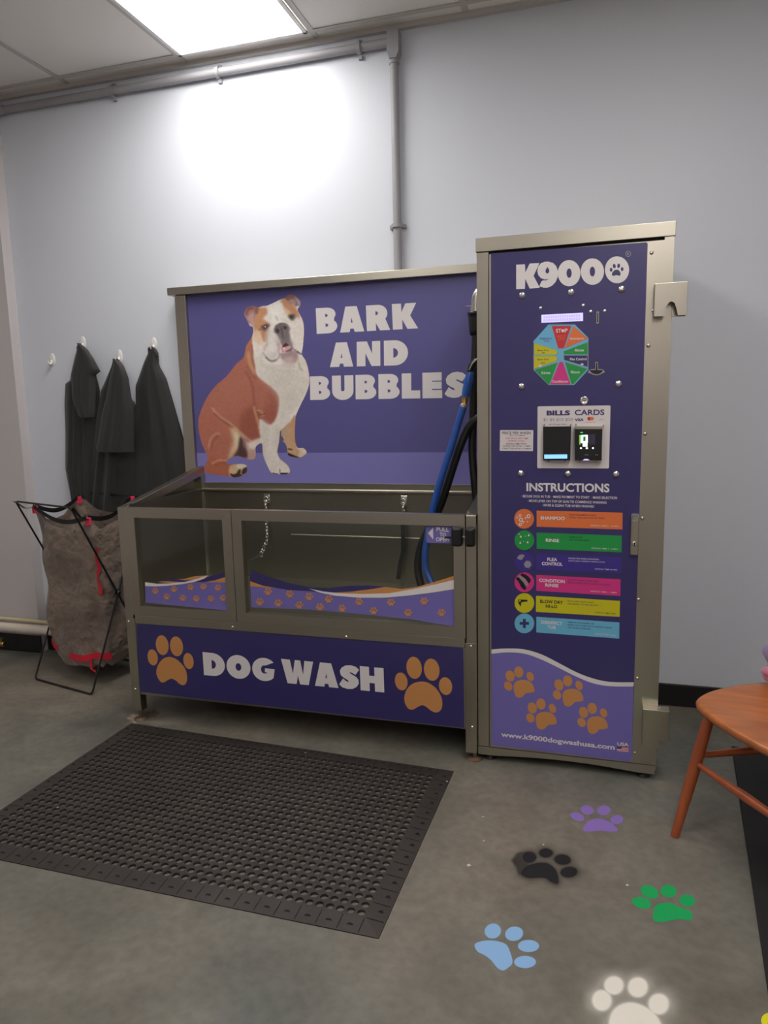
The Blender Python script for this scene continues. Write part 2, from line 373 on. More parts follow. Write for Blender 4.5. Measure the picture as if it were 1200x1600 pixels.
def drape(L, R, depth, base, folds, m_='apron', n=30, rows=46, seed=0, sc=(60, 510, .21667)):
    """hanging cloth between a left and a right edge, with folds, closed at the back"""
    m = MB(); rnd = random.Random(seed)
    L = [(sc[1]+y*sc[2], sc[0]+x*sc[2]) for x, y in L]; R = [(sc[1]+y*sc[2], sc[0]+x*sc[2]) for x, y in R]
    y0, y1 = L[0][0], max(L[-1][0], R[-1][0]); G = []
    ph = [rnd.uniform(0, 6) for _ in range(5)]
    for i in range(rows+1):
        y = y0+(y1-y0)*i/rows; t = i/rows; xl, xr = interp(L, y), interp(R, y)
        a, b = at(xl, y, 1, WALL-base), at(xr, y, 1, WALL-base); row = []
        for j in range(n+1):
            u = j/n; p = a.lerp(b, u)
            prof = (1-abs(2*u-1)**2.6)
            f = sum(folds[k][1]*sin(folds[k][0]*u*pi+ph[k]+folds[k][2]*t) for k in range(len(folds)))*min(1, .25+t)
            p.y = WALL-base-(depth*(.45+.55*t)*(.55+.45*f)+.01)*prof
            row.append(p)
        for j in range(n-1, 0, -1):
            p = a.lerp(b, j/n); p.y = WALL-base+.003*(1-abs(2*j/n-1)); row.append(p)
        G.append(row)
    m.grid(G, m_, True, True); m.add(G[0], [list(range(len(G[0])))], m_); m.add(G[-1], [list(range(len(G[-1])))], m_)
    return m
AP = [
 ('black apron on the left hook, folded over with its bib hanging in front', HP[1],
  [(296, 122), (260, 230), (235, 340), (228, 388), (195, 410), (188, 560), (195, 750), (195, 1030), (245, 1290), (262, 1345)],
  [(306, 122), (345, 160), (372, 240), (415, 345), (430, 400), (445, 460), (430, 640), (420, 850), (415, 1050), (410, 1345)],
  [(294, 126), (262, 230), (236, 345), (245, 520), (285, 640), (300, 655)], [(306, 126), (352, 160), (400, 235), (448, 325), (415, 350), (412, 625), (405, 655)], 0, .05),
 ('black apron on the middle hook with a square bib pocket folded down in front', HP[2],
  [(556, 234), (500, 350), (452, 460), (420, 620), (395, 850), (350, 1250), (345, 1330)],
  [(566, 234), (610, 270), (650, 370), (672, 520), (705, 560), (712, 800), (712, 1000), (712, 1330)],
  [(554, 238), (520, 350), (490, 500), (455, 650), (430, 820), (412, 895), (430, 905)], [(566, 238), (610, 275), (648, 370), (668, 520), (690, 620), (690, 905)], 3, .075),
 ('long plain black apron on the right hook beside the sign board', HP[3],
  [(814, 142), (760, 260), (700, 430), (704, 560), (692, 800), (680, 1200), (680, 1330)],
  [(826, 142), (865, 180), (870, 280), (925, 380), (1003, 650), (1095, 985), (1180, 1290), (1185, 1330)], None, None, 6, .04)]
for lab, hp, L, R, FL, FR, sd, dp in AP:
    t = thing('apron', lab, 'apron', (hp.x, WALL-.02, .85), 'black aprons hanging on wall hooks')
    obj('skirt', drape(L, R, dp, .012, [(3, .35, 1), (7, .3, -1.2), (13, .12, 2)], seed=sd), t)
    if FL: obj('bib', drape(FL, FR, .025, dp+.022, [(3, .3, .5), (8, .2, 1)], seed=sd+1, rows=24), t)
    obj('neck_strap', MB().tube([hp+Vector((-.02, -.02, -.05)), hp+Vector((-.012, -.03, -.022)), hp+Vector((0, -.028, -.012)), hp+Vector((.012, -.03, -.022)), hp+Vector((.024, -.02, -.06))], .006, 'apron', 6), t)

# ------------------------------------------------------------------ pipes low on the wall
t = tag(obj('water_pipe', MB().tube([(-3.28, WALL-.1, .145), (-2.6, WALL-.1, .145), (-2.2, WALL-.1, .145), (-1.99, WALL-.1, .147)], [.026]*4, 'pipe_white', 16)), 'thick white pipe running low along the wall behind the laundry hamper', 'pipe')
m = MB().tube([(-3.28, WALL-.095, .196), (-2.1, WALL-.095, .186)], .010, 'pipe_cream', 10); tag(obj('water_pipe', m), 'thin cream pipe just above the thick white pipe', 'pipe')
c = at(2, 1006, 1, WALL-.13); c.z = max(c.z, .02)
t = thing('pipe_valve', 'small brass valve on the floor by the left baseboard', 'valve', c)
obj('valve_body', MB().lathe([(.012, -.02), (.016, -.012), (.012, 0), (.016, .012), (.010, .02)], c, 'brass', 12, 'x'), t); obj('valve_handle', MB().lathe([(.004, 0), (.004, .018), (.012, .02), (.012, .026)], c+Vector((0, 0, .006)), 'brass', 10), t)

# ------------------------------------------------------------------ laundry hamper
hub = Vector((-2.03, .40, 0))
t = thing('laundry_hamper', 'grey brown fabric laundry hamper with red trim on a folding black wire frame', 'hamper', hub)
B1L, B1R = Vector((-2.253, .266, .006)), Vector((-1.835, .163, .006)); n_ = Vector((.235, .97, 0)); D = .40
T2L, T2R = Vector((-2.272, .266, .895)), Vector((-1.852, .163, .885))
B2L, B2R = B1L+n_*D*.98+Vector((.02, 0, 0)), B1R+n_*D*.98+Vector((.02, 0, 0)); T1L, T1R = T2L+n_*D, T2R+n_*D
def uframe(a, b, c, d): return MB().tube(smooth_corner([a, b, c, d]), .0048, 'wire_black', 8, True)
def smooth_corner(P, r=.02):
    out = []; n = len(P)
    for i in range(n):
        a, b, c = P[i-1], P[i], P[(i+1) % n]; p, q = b+(a-b).normalized()*r, b+(c-b).normalized()*r
        for k in range(5): s_ = k/4; out.append((p*(1-s_)+b*s_)*(1-s_)+(b*(1-s_)+q*s_)*s_)
    return out
inn = (B1R-B1L).normalized()*.012
obj('wire_frame', uframe(B1L, B1R, T1R, T1L), t, label='wire loop standing on the front bar'); obj('wire_frame', uframe(B2L+inn, B2R-inn, T2R-inn, T2L+inn), t, label='wire loop whose top bar leans to the front')
piv = (B1R+T1R)/2; obj('pivot', MB().lathe([(.004, -.012), (.011, -.01), (.011, .01), (.004, .012)], piv, 'wire_black', 12, 'x'), t)
ub = (B1R-B1L).normalized(); cen = (B1L+B2R)/2-ub*.038+n_*.025; cen.z = 0
G = []; rn = random.Random(3); W1, W2 = .220, .138; ROWS, SEG = 44, 64
def hn(a, z): return .5*sin(3*a+5*z)+.35*sin(7*a-9*z+1)+.25*sin(11*a+17*z+2)+.3*sin(2*a-21*z)
def rim(a):     # rim sags between the four corners
    c4 = abs(sin(2*a))**2.2; drop = .05*max(0, cos(a-7*pi/4))**4
    return .79+.075*c4+.02*sin(a)-drop+.012*sin(7*a+1)
for i in range(ROWS+1):
    s_ = i/ROWS; row = []
    for k in range(SEG):
        a = 2*pi*k/SEG; z0 = .142+.010*sin(2*a+1)+.008*sin(5*a); z1 = rim(a); z = z0+(z1-z0)*s_
        e = .5; cx = abs(cos(a))**e*(1 if cos(a) > 0 else -1); cy = abs(sin(a))**e*(1 if sin(a) > 0 else -1)
        k_ = .98-.03*sin(pi*min(1, s_*1.1))+.01*s_; w = hn(a, z)*.015*(1.1-.2*s_)+.014*max(0, sin(a*2+z*7))**3*s_
        row.append(cen+ub*(cx*(W1*k_+w))+n_*(cy*(W2*k_+w))+Vector((0, 0, z)))
    G.append(row)
m = MB().grid(G, 'hamper', True, True)
m.grid([[p+(Vector((cen.x, cen.y, p.z))-p)*.02 for p in r_] for r_ in G[2:]], 'hamper', True, True)
low = [p+Vector((0, 0, -.045+.012*sin(k_i*1.3)))+(Vector((cen.x, cen.y, p.z))-p)*.08 for k_i, p in enumerate(G[0])]; m.grid([G[0], low], 'hamper', True, True); m.add(low, [list(range(SEG))], 'hamper')
obj('fabric_bag', m, t)
def ribbon(pts, w, m_, out=.006):
    P = []
    for p in pts:
        d = Vector((p.x-cen.x, p.y-cen.y, 0)).normalized(); P.append(p+d*out)
    return MB().grid([[p+Vector((0, 0, w/2)) for p in P], [p-Vector((0, 0, w/2)) for p in P]], m_)
fr = [k for k in range(SEG) if 30 <= k <= 62]
def ringpt(a, z):
    f = (z-.16)/.68; i = max(0, min(ROWS, int(f*ROWS))); return G[i][int(round(a/(2*pi)*SEG)) % SEG].copy()
b1 = [G[1][k] + Vector((0, 0, .05*max(0, 1-abs(k-33)/5))) for k in range(34, 47)]; obj('red_trim', ribbon(b1, .03, 'red_tape'), t)
b2 = [G[1][k % SEG] + Vector((0, 0, -.008)) for k in range(48, 62)]; obj('red_trim', ribbon(b2, .032, 'red_tape'), t)
zz = [G[i][58]+ub*(.012*sin(i*.9)) for i in range(21, 37)]
zd = [p+(p-Vector((cen.x, cen.y, p.z))).normalized()*.008 for p in zz]
obj('zip_trim', MB().grid([[p-ub*.012 for p in zd], [p+ub*.012 for p in zd]], 'red_tape'), t)
tail = G[1][52]+Vector((0, -.012, -.02)); obj('pull_tape', MB().grid([[tail+Vector((-.008, 0, 0)), tail+Vector((.008, 0, 0))], [tail+Vector((-.006, 0, -.05)), tail+Vector((.01, 0, -.05))], [tail+Vector((.03, -.004, -.066)), tail+Vector((.03, -.004, -.05))]], 'red_tape', False), t)
cor = [(T2L, 5*SEG//8), (T2R, 7*SEG//8), (T1R, SEG//8), (T1L, 3*SEG//8)]
for P, k in cor:
    q = G[-1][k]+Vector((0, 0, .004)); mid = P.lerp(q, .5)-Vector((0, 0, .02))
    obj('corner_strap', MB().grid([[P+ub*-.014+Vector((0, 0, 0)), P+ub*.014], [mid-ub*.014, mid+ub*.014], [q-ub*.014, q+ub*.014]], 'black_rubber'), t)
    obj('corner_tab', MB().box(q.x-.014, q.x+.014, q.y-.008, q.y+.006, q.z-.03, q.z+.008, 'pink_tab'), t, .003)
# webbing between the straps around the rim
for ka, kb in ((40, 56), (56, 72), (24, 40)):
    P = [G[-1][k % SEG]+Vector((0, 0, .002)) for k in range(ka, kb+1)]; a0, b0 = P[0], P[-1]
    Q = [a0.lerp(b0, i/(len(P)-1))+Vector((0, -.012 if kb == 56 else 0, .01-.045*sin(pi*i/(len(P)-1)))) for i in range(len(P))]
    obj('rim_webbing', MB().grid([[p+Vector((0, 0, .011)) for p in Q], [p-Vector((0, 0, .011)) for p in Q]], 'black_rubber'), t)

# ------------------------------------------------------------------ dog wash tub
tub = thing('dog_wash_tub', 'stainless steel dog wash tub with glass front and a bulldog sign board behind', 'dog wash tub', (-.74, .3, 0))
X0, X1, ZT = -1.477, -.002, .920
def bolt_mb(p, r, axis='y', m_='chrome'):
    m = MB(); c = Vector(p); return m.lathe([(r, 0), (r, -.15*r), (r*.92, -.4*r), (r*.65, -.62*r), (r*.3, -.72*r)], c, m_, 14, axis)
# posts / base frame
m = MB()
m.box(X0, -1.4346, TF, TF+.04, .045, .452, 'steel'); m.box(X0, -1.440, TF, TF+.04, .452, ZT, 'steel')
obj('corner_post', m, tub, .0015)
m = MB().box(-.044, X1, TF, TF+.04, .03, .452, 'steel'); m.box(-.0385, X1, TF, TF+.04, .452, ZT-.002, 'steel'); obj('corner_post', m, tub, .0015)
for x in (X0, -.044):
    m = MB().box(x, x+.04, BACK-.04, BACK, .045, 1.0, 'steel'); obj('corner_post', m, tub, .0015)
m = MB().box(-1.4344, -.0442, TF+.001, TF+.03, .431, .4685, 'steel_h'); obj('front_rail', m, tub, .003)
m = MB().box(-1.44, -.03, TF+.03, BACK-.02, .12, .13, 'steel_dark'); obj('under_tray', m, tub)
for x, y in ((-1.455, TF+.02), (-.014, TF+.02), (-1.455, BACK-.02), (-.014, BACK-.02)):
    m = MB().lathe([(.008, 0), (.008, .05)], (x, y, 0), 'steel_dark', 12); m.lathe([(.030, 0), (.030, .004), (.012, .010)], (x, y, 0), 'rusty', 18); obj('levelling_foot', m, tub)
# skirt panel
sk = obj('skirt_panel', MB().box(-1.4344, -.0442, TF+.004, TF+.02, .120, .431, 'steel_h'), tub)
a = Art(1, TF+.0035)
a.px([[(213, 973), (722, 1012.5), (724, 1014.5), (725.5, 1137.5), (219, 1081)]], 'navy', 1); obj('purple_sign', a, sk, norm=False)
a = Art(1, TF+.003)
a.heavy(a.q((316.5, 1018.7), (429.3, 1030.7), (429.3, 1064.5), (318.8, 1054.7)), 'DOG', 'white_v', 1, .07)
a.heavy(a.q((439, 1029.3), (599.2, 1044), (600.5, 1082), (441, 1066.5)), 'WASH', 'white_v', 1, .03)
obj('lettering', a, sk, norm=False)
for (ox, oy, s_, es_, pad) in (
  (180, 960, .18333, [(401, 262, 54, 85, -8), (523, 272, 55, 85, -8), (320, 366, 43, 69, -10), (625, 397, 43, 69, -10)],
   [(355, 520), (352, 475), (372, 420), (410, 378), (458, 362), (510, 375), (555, 410), (592, 455), (611, 510), (612, 560), (600, 592), (578, 603), (545, 590), (515, 562), (478, 548), (445, 562), (415, 579), (385, 572)]),
  (560, 980, .18333, [(475, 346, 65, 95, -8), (625, 362, 66, 95, -8), (365, 462, 53, 77, -10), (743, 502, 56, 76, -10)],
   [(395, 640), (394, 580), (420, 520), (470, 478), (540, 462), (605, 478), (665, 525), (705, 590), (716, 655), (703, 705), (665, 727), (620, 712), (580, 680), (545, 665), (505, 680), (465, 702), (425, 693)])):
    a = Art(1, TF+.003)
    for e in es_: a.px([zp(ell(*e, n=28), ox, oy, s_)], 'tan')
    a.px([zp(pad, ox, oy, s_)], 'tan', sm=4); obj('paw_emblem', a, sk, norm=False)
# basin
m = MB()
m.box(-1.44, -.04, BACK-.025, BACK-.015, .45, .93, 'steel_dark')
m.box(-1.45, -1.44, TF+.03, BACK-.015, .45, .93, 'steel_dark'); m.box(-.04, -.03, TF+.03, BACK-.015, .45, .93, 'steel_dark')
m.add([(-1.44, TF+.03, .50), (-.04, TF+.03, .50), (-.04, BACK-.02, .50), (-1.44, BACK-.02, .50)], [(0, 1, 2, 3)], 'steel_dark')
m.add([(-1.44, BACK-.026, .93), (-.04, BACK-.026, .93), (-.04, BACK-.04, .915), (-1.44, BACK-.04, .915)], [(0, 1, 2, 3)], 'steel_h')
m.box(-1.44, -1.435, BACK-.031, BACK-.025, .5, .93, 'chrome')
obj('basin', m, tub)
m = MB().tube([(-.98, BACK-.027, .712), (-.04, BACK-.027, .712)], .005, 'steel_dark', 8); obj('rest_ledge', m, tub)
m = MB().box(-1.475, -.01, BACK-.05, BACK-.001, .921, .929, 'steel_h'); m.box(-1.475, -.01, BACK-.012, BACK+.002, .925, .957, 'steel_dark'); obj('back_ledge', m, tub, .001)
for sgn, xa, xb in ((1, X0, X0+.036), (-1, X1-.036, X1)):
    zb, zf = 1.0356, ZT
    y0, y1 = TF+.002, BACK-.002
    m = MB().hexa([(xa, y0, zf-.036), (xb, y0, zf-.036), (xb, y1, zb-.04), (xa, y1, zb-.04)], [(xa, y0, zf), (xb, y0, zf), (xb, y1, zb), (xa, y1, zb)], 'steel'); obj('side_rail', m, tub, .0015)
    xs = xa+.006 if sgn > 0 else xb-.01
    m = MB().hexa([(xs, y0+.03, .13), (xs+.004, y0+.03, .13), (xs+.004, y1, .13), (xs, y1, .13)], [(xs, y0+.03, zf-.037), (xs+.004, y0+.03, zf-.037), (xs+.004, y1, zb-.041), (xs, y1, zb-.041)], 'steel_dark'); obj('side_panel', m, tub)
# window frames
def wframe(x0, x1, z0, z1, w, y0, y1):
    m = MB()
    for q in ([(x0, z0), (x1, z0), (x1-w, z0+w), (x0+w, z0+w)], [(x1, z0), (x1, z1), (x1-w, z1-w), (x1-w, z0+w)],
              [(x1, z1), (x0, z1), (x0+w, z1-w), (x1-w, z1-w)], [(x0, z1), (x0, z0), (x0+w, z0+w), (x0+w, z1-w)]):
        m.prism([(x, y0, z) for x, z in q], (0, y1-y0, 0), 'steel_h' if abs(q[0][1]-q[1][1]) < .01 else 'steel')
    return m
wl = obj('fixed_window', wframe(-1.4395, -.9600, .4700, ZT, .040, TF-.001, TF+.027), tub, .003)
wr = obj('hinged_gate', wframe(-.9560, -.0410, .4700, ZT+.001, .041, TF-.004, TF+.026), tub, .003)
obj('glass_pane', MB().box(-1.405, -.995, TF+.012, TF+.017, .505, .885, 'glass'), wl)
obj('glass_pane', MB().box(-.92, -.08, TF+.010, TF+.015, .505, .884, 'glass'), wr)
def minipaw(a, x, y, s_=1., m_='tan', k=3):
    for dx, dy, r_ in ((-4.6, -.6, 1.7), (-2.4, -4.4, 1.8), (2, -4.6, 1.8), (5, -1.2, 1.6)): a.px([ell(x+dx*s_, y+dy*s_, r_*s_, (r_+.5)*s_, 0, 10)], m_, k)
    a.px([[(x-3.6*s_, y+3.6*s_), (x-2.6*s_, y-.4*s_), (x, y-2*s_), (x+2.8*s_, y-.6*s_), (x+4.2*s_, y+3.4*s_), (x+2*s_, y+4.6*s_), (x, y+3.4*s_), (x-2*s_, y+5*s_)]], m_, k)
a = Art(1, TF+.0115)
z = lambda l: zp(l, 180, 700, .25)
a.px([z([(188, 862), (330, 850), (440, 838), (520, 828), (700, 835), (704, 1016), (190, 965)])], 'lavender', 1)
a.px([z([(270, 838), (340, 822), (430, 818), (500, 800), (560, 797), (590, 800), (500, 835), (400, 850)])], 'tan', 2)
a.px([z([(270, 832), (350, 815), (440, 826), (520, 822), (600, 800), (684, 775), (690, 806), (620, 828), (560, 838), (420, 838), (330, 832)])], 'navy', 3)
a.px([z([(560, 838), (620, 828), (690, 806), (694, 842), (640, 838)])], 'tan', 4)
a.px([z([(188, 838), (260, 848), (340, 846), (440, 836), (520, 815), (580, 795), (560, 815), (500, 836), (420, 850), (330, 860), (250, 865), (188, 862)])], 'white_v', 5)
for p in ((243, 924), (272, 921), (298, 918), (318, 917), (341, 919), (261, 933), (286, 935), (307, 936), (330, 936), (349, 935)): minipaw(a, p[0], p[1], .85, k=6)
obj('wave_decal', a, wl, norm=False)
a = Art(1, TF+.0095)
z = lambda l: zp(l, 380, 760, .26667)
a.px([z([(42, 560), (200, 595), (380, 615), (560, 625), (700, 640), (900, 635), (1060, 605), (1245, 560), (1245, 820), (1000, 780), (700, 748), (400, 722), (47, 708)])], 'lavender', 1)
a.px([z([(42, 555), (120, 570), (200, 595), (120, 592), (42, 585)])], 'tan', 3)
a.px([z([(42, 488), (150, 530), (280, 570), (400, 592), (500, 597), (620, 582), (730, 580), (830, 588), (760, 600), (640, 615), (520, 622), (400, 614), (260, 605), (120, 582), (42, 555)])], 'navy', 4)
a.px([z([(470, 618), (560, 612), (660, 598), (760, 588), (850, 590), (930, 600), (1020, 588), (1120, 560), (1200, 535), (1245, 520), (1245, 560), (1120, 590), (1000, 620), (860, 635), (700, 640), (560, 632)])], 'tan', 3)
a.px([z([(385, 598), (470, 615), (560, 625), (700, 630), (860, 625), (1000, 600), (1120, 575), (1245, 545), (1245, 600), (1120, 620), (960, 640), (820, 652), (680, 652), (540, 640), (450, 622)])], 'white_v', 5)
for p in ((419, 925), (406, 941), (435, 943), (453, 929), (468, 946), (483, 933), (500, 949), (514, 937), (535, 951), (561, 941), (584, 955), (611, 942), (638, 958), (663, 940), (690, 958)): minipaw(a, p[0], p[1], 1.0, k=6)
obj('wave_decal', a, wr, norm=False)
a = Art(1, TF+.0095)
a.px([[(666, 821), (712, 821.5), (711.5, 849.5), (669, 848), (667, 846.5), (666, 843)]], 'lavender', 2)
a.px([[(669, 833), (676.8, 824.5), (677, 843)]], 'white_v', 3)
a.text(a.q((682, 823.5), (701.5, 824.5), (701.5, 831), (682, 830)), 'PULL', 'white_v', 3, .03)
a.text(a.q((687, 832), (697, 832.5), (697, 838.5), (687, 838)), 'TO', 'white_v', 3, .03)
a.text(a.q((681, 839.5), (702, 840), (702, 846.3), (681, 845.5)), 'OPEN', 'white_v', 3, .03)
obj('pull_sign', a, wr, norm=False)
la = obj('gate_latch', MB().box(-.0860, -.0470, TF-.034, TF-.002, .811, .880, 'black_plastic'), tub, .009)
obj('catch_block', MB().box(-.0380, -.0015, TF-.034, TF+.001, .811, .880, 'black_plastic'), la, .010)
obj('latch_tongue', MB().box(-.052, -.032, TF-.016, TF-.008, .842, .848, 'chrome'), la)
obj('thumb_lever', MB().box(-.112, -.080, TF-.022, TF-.014, .838, .846, 'black_plastic'), la, .002)
for p in ((201, 971), (363.5, 980), (541, 995), (736, 1010), (211.5, 1077), (738, 1136)):
    c = at(p[0], p[1], 1, TF); obj('bolt', bolt_mb(c, .0055), tub)
# splash board with the picture
m = MB().box(-1.534, -1.477, BACK-.02, BACK+.02, .96, 1.845, 'steel'); bb = obj('board_frame', m, tub, .0015)
obj('board_cap', MB().box(-1.562, -.005, BACK-.035, BACK+.03, 1.846, 1.880, 'steel_h'), bb, .0015)
sg = obj('sign_board', MB().box(-1.4765, -.01, BACK+.0, BACK+.01, .953, 1.8455, 'steel_h'), tub)
ZS = at(312, 708, 1, BACK).z
a = Art(1, BACK); zt, zb_ = 1.8455, .957
a.fill([[(-1.4765, BACK-.0003, ZS), (-.01, BACK-.0003, ZS), (-.01, BACK-.0003, zt), (-1.4765, BACK-.0003, zt)]], 'indigo_hazed')
a.fill([[(-1.4765, BACK-.0003, zb_), (-.01, BACK-.0003, zb_), (-.01, BACK-.0003, ZS), (-1.4765, BACK-.0003, ZS)]], 'lavender_b'); obj('purple_sign', a, sg, norm=False)
a = Art(1, BACK)
a.heavy(a.q((493.4, 481.7), (651.6, 473), (653.4, 513), (495, 521.8)), 'BARK', 'white_v', 2, .1)
a.heavy(a.q((515.6, 535.8), (637.3, 530.8), (637.8, 570.5), (515.6, 573.6)), 'AND', 'white_v', 2, .14)
a.heavy(a.q((484.3, 588.3), (728.5, 580.3), (728.5, 621.4), (484.8, 625)), 'BUBBLES', 'white_v', 2, .085)
obj('lettering', a, sg, norm=False)
# --- bulldog picture: a printed photograph, painted procedurally into vertex colours
def dog():
    X0_, Y0_, SC = 300., 440., 5.
    xs0, xs1, ys0, ys1 = 305, 490, 455, 750; st = 1.0
    nx, ny = int((xs1-xs0)/st)+1, int((ys1-ys0)/st)+1
    gx, gy = np.meshgrid(xs0+np.arange(nx)*st, ys0+np.arange(ny)*st)
    ZX, ZY = (gx-X0_)*SC, (gy-Y0_)*SC            # units of the 5x study drawing
    def inside(P):
        r = np.zeros(ZX.shape, bool); n = len(P)
        for i in range(n):
            (x1, y1), (x2, y2) = P[i], P[(i+1) % n]
            if y1 == y2: continue
            c = ((y1 > ZY) != (y2 > ZY)) & (ZX < (x2-x1)*(ZY-y1)/(y2-y1)+x1); r ^= c
        return r
    def blur(A, s):
        if s <= 0: return A
        k = int(max(1, s*3)); w = np.exp(-.5*(np.arange(-k, k+1)/s)**2); w /= w.sum()
        A = np.apply_along_axis(lambda v: np.convolve(np.pad(v, k, 'edge'), w, 'valid'), 0, A)
        return np.apply_along_axis(lambda v: np.convolve(np.pad(v, k, 'edge'), w, 'valid'), 1, A)
    img = np.zeros(ZX.shape+(3,))
    img[:] = lin((186, 102, 76))
    def paint(P, col, s=1.2, a=1., sm=True):
        nonlocal img
        if sm: P = [tuple(p)[:2] for p in smooth_loop(P, 4)]
        M = (blur(inside(P).astype(float), s*.5)*a)[..., None]; img = img*(1-M)+np.array(lin(col))*M
    def line(P, w, col, s=.8, a=1.):
        nonlocal img
        Q = [tuple(p)[:2] for p in smooth_loop(P, 5, False)]; d = np.full(ZX.shape, 1e9)
        for (x1, y1), (x2, y2) in zip(Q, Q[1:]):
            L2 = (x2-x1)**2+(y2-y1)**2+1e-9; t = np.clip(((ZX-x1)*(x2-x1)+(ZY-y1)*(y2-y1))/L2, 0, 1)
            d = np.minimum(d, np.hypot(ZX-x1-t*(x2-x1), ZY-y1-t*(y2-y1)))
        M = (blur(np.clip(1-(d-w)/4, 0, 1), s*.45)*a)[..., None]; img = img*(1-M)+np.array(lin(col))*M
    # silhouette, clockwise from the head
    OUT = [(478, 360), (450, 345), (430, 300), (408, 255), (430, 205), (470, 190), (495, 195), (520, 200), (555, 188), (585, 188), (640, 165), (690, 140), (730, 125), (760, 100), (800, 108), (845, 150), (848, 190), (825, 215),
           (840, 250), (868, 310), (876, 390), (868, 500), (860, 570), (890, 620), (912, 700), (918, 790), (890, 880), (850, 960), (815, 1040), (808, 1080), (804, 1200), (812, 1270), (830, 1300), (870, 1300), (897, 1330), (880, 1358), (840, 1375), (790, 1370), (750, 1355), (745, 1310),
           (730, 1265), (700, 1235), (698, 1170), (690, 1165), (680, 1260), (668, 1330), (690, 1385), (745, 1430), (768, 1475), (745, 1505), (640, 1502), (610, 1480), (590, 1440), (560, 1370), (552, 1320), (545, 1262), (500, 1290), (500, 1345), (490, 1385), (450, 1390), (400, 1375), (360, 1362), (320, 1370),
           (280, 1395), (270, 1425), (330, 1425), (400, 1425), (432, 1445), (430, 1485), (395, 1515), (340, 1530), (250, 1515), (130, 1500), (105, 1485), (102, 1440), (125, 1385), (105, 1330), (70, 1240), (50, 1130), (60, 1040), (110, 920), (180, 820), (270, 740), (350, 640), (405, 590), (425, 500), (470, 430)]
    O = [tuple(p)[:2] for p in smooth_loop(OUT, 3)]
    # body shading as printed in the picture
    paint([(60, 1000), (200, 800), (330, 760), (380, 900), (330, 1060), (150, 1010)], (186, 108, 80), 12, .7)
    paint([(300, 760), (430, 640), (480, 820), (430, 960), (330, 900)], (184, 106, 80), 10, .7)
    paint([(380, 1050), (500, 960), (540, 1150), (540, 1220), (450, 1250), (380, 1180)], (150, 70, 46), 8, .75)
    paint([(50, 1130), (100, 1020), (200, 1060), (330, 1150), (300, 1200), (150, 1170)], (190, 104, 72), 8, .7)
    paint([(102, 1440), (130, 1370), (250, 1390), (330, 1430), (330, 1530), (130, 1500)], (182, 92, 56), 4, .8)
    paint([(600, 850), (670, 930), (660, 1080), (590, 1110), (560, 1050)], (160, 78, 56), 6, .8)
    paint([(490, 800), (600, 830), (610, 960), (520, 980), (470, 880)], (182, 104, 78), 8, .7)
    line([(160, 990), (210, 1050), (300, 1110), (400, 1200), (470, 1255)], 7, (212, 150, 118), 2, .8)
    line([(175, 1030), (240, 1085), (320, 1140)], 5, (140, 66, 44), 2, .7)
    line([(130, 1300), (150, 1220), (195, 1185), (215, 1190)], 6, (214, 142, 106), 2, .8)
    line([(150, 1310), (170, 1240), (205, 1205)], 4, (146, 68, 44), 1.6, .7)
    line([(420, 700), (470, 800), (480, 880), (490, 980)], 6, (140, 66, 48), 3, .6)
    line([(485, 980), (500, 1040), (520, 1110), (535, 1180)], 8, (206, 140, 100), 2, .8)
    line([(505, 1000), (525, 1060)], 5, (150, 76, 50), 1.4, .8)
    line([(510, 1005), (535, 1010), (560, 1040), (530, 1045)], 5, (206, 140, 104), 1.4, .8); line([(522, 1045), (548, 1040), (568, 1030)], 3, (96, 48, 38), 1, .8)
    # thigh cream edge
    paint([(300, 1140), (350, 1160), (380, 1210), (370, 1280), (330, 1350), (280, 1400), (300, 1330), (322, 1240)], (222, 186, 138), 5, .95)
    paint([(330, 1175), (372, 1210), (368, 1270), (345, 1320), (338, 1240)], (226, 206, 172), 3, .9)
    # far hind foot and shadowed belly
    paint([(385, 1195), (420, 1240), (470, 1260), (545, 1225), (552, 1262), (500, 1290), (500, 1345), (490, 1390), (440, 1390), (400, 1330)], (198, 160, 146), 3, 1)
    paint([(372, 1215), (400, 1230), (425, 1300), (440, 1370), (400, 1378), (360, 1364), (320, 1372), (355, 1310)], (72, 42, 44), 3, .95)
    paint([(395, 1235), (412, 1230), (420, 1275), (405, 1300)], (150, 104, 100), 2, .7)
    paint([(450, 1320), (500, 1320), (500, 1385), (450, 1388)], (190, 148, 134), 3, .9)
    paint([(440, 1262), (545, 1222), (550, 1262), (470, 1310)], (226, 210, 196), 3, .9)
    # hind paw
    paint([(300, 1440), (400, 1422), (438, 1445), (430, 1490), (390, 1518), (300, 1520)], (214, 176, 130), 2.5, .95)
    paint([(350, 1430), (405, 1422), (434, 1440), (400, 1462), (360, 1460)], (228, 212, 186), 2, .9)
    paint([(300, 1500), (340, 1500), (365, 1470), (385, 1465), (380, 1500), (400, 1515), (340, 1532), (310, 1522)], (40, 26, 26), 1.2, .95, )
    paint([(400, 1460), (432, 1450), (430, 1490), (398, 1510), (388, 1490)], (48, 32, 34), 1.2, .95)
    line([(160, 1420), (210, 1395), (270, 1400)], 5, (224, 152, 104), 1.6, .7); line([(190, 1440), (240, 1415), (300, 1425)], 5, (150, 76, 44), 2, .5)
    # chest, neck and front leg: white
    W = (224, 214, 202)
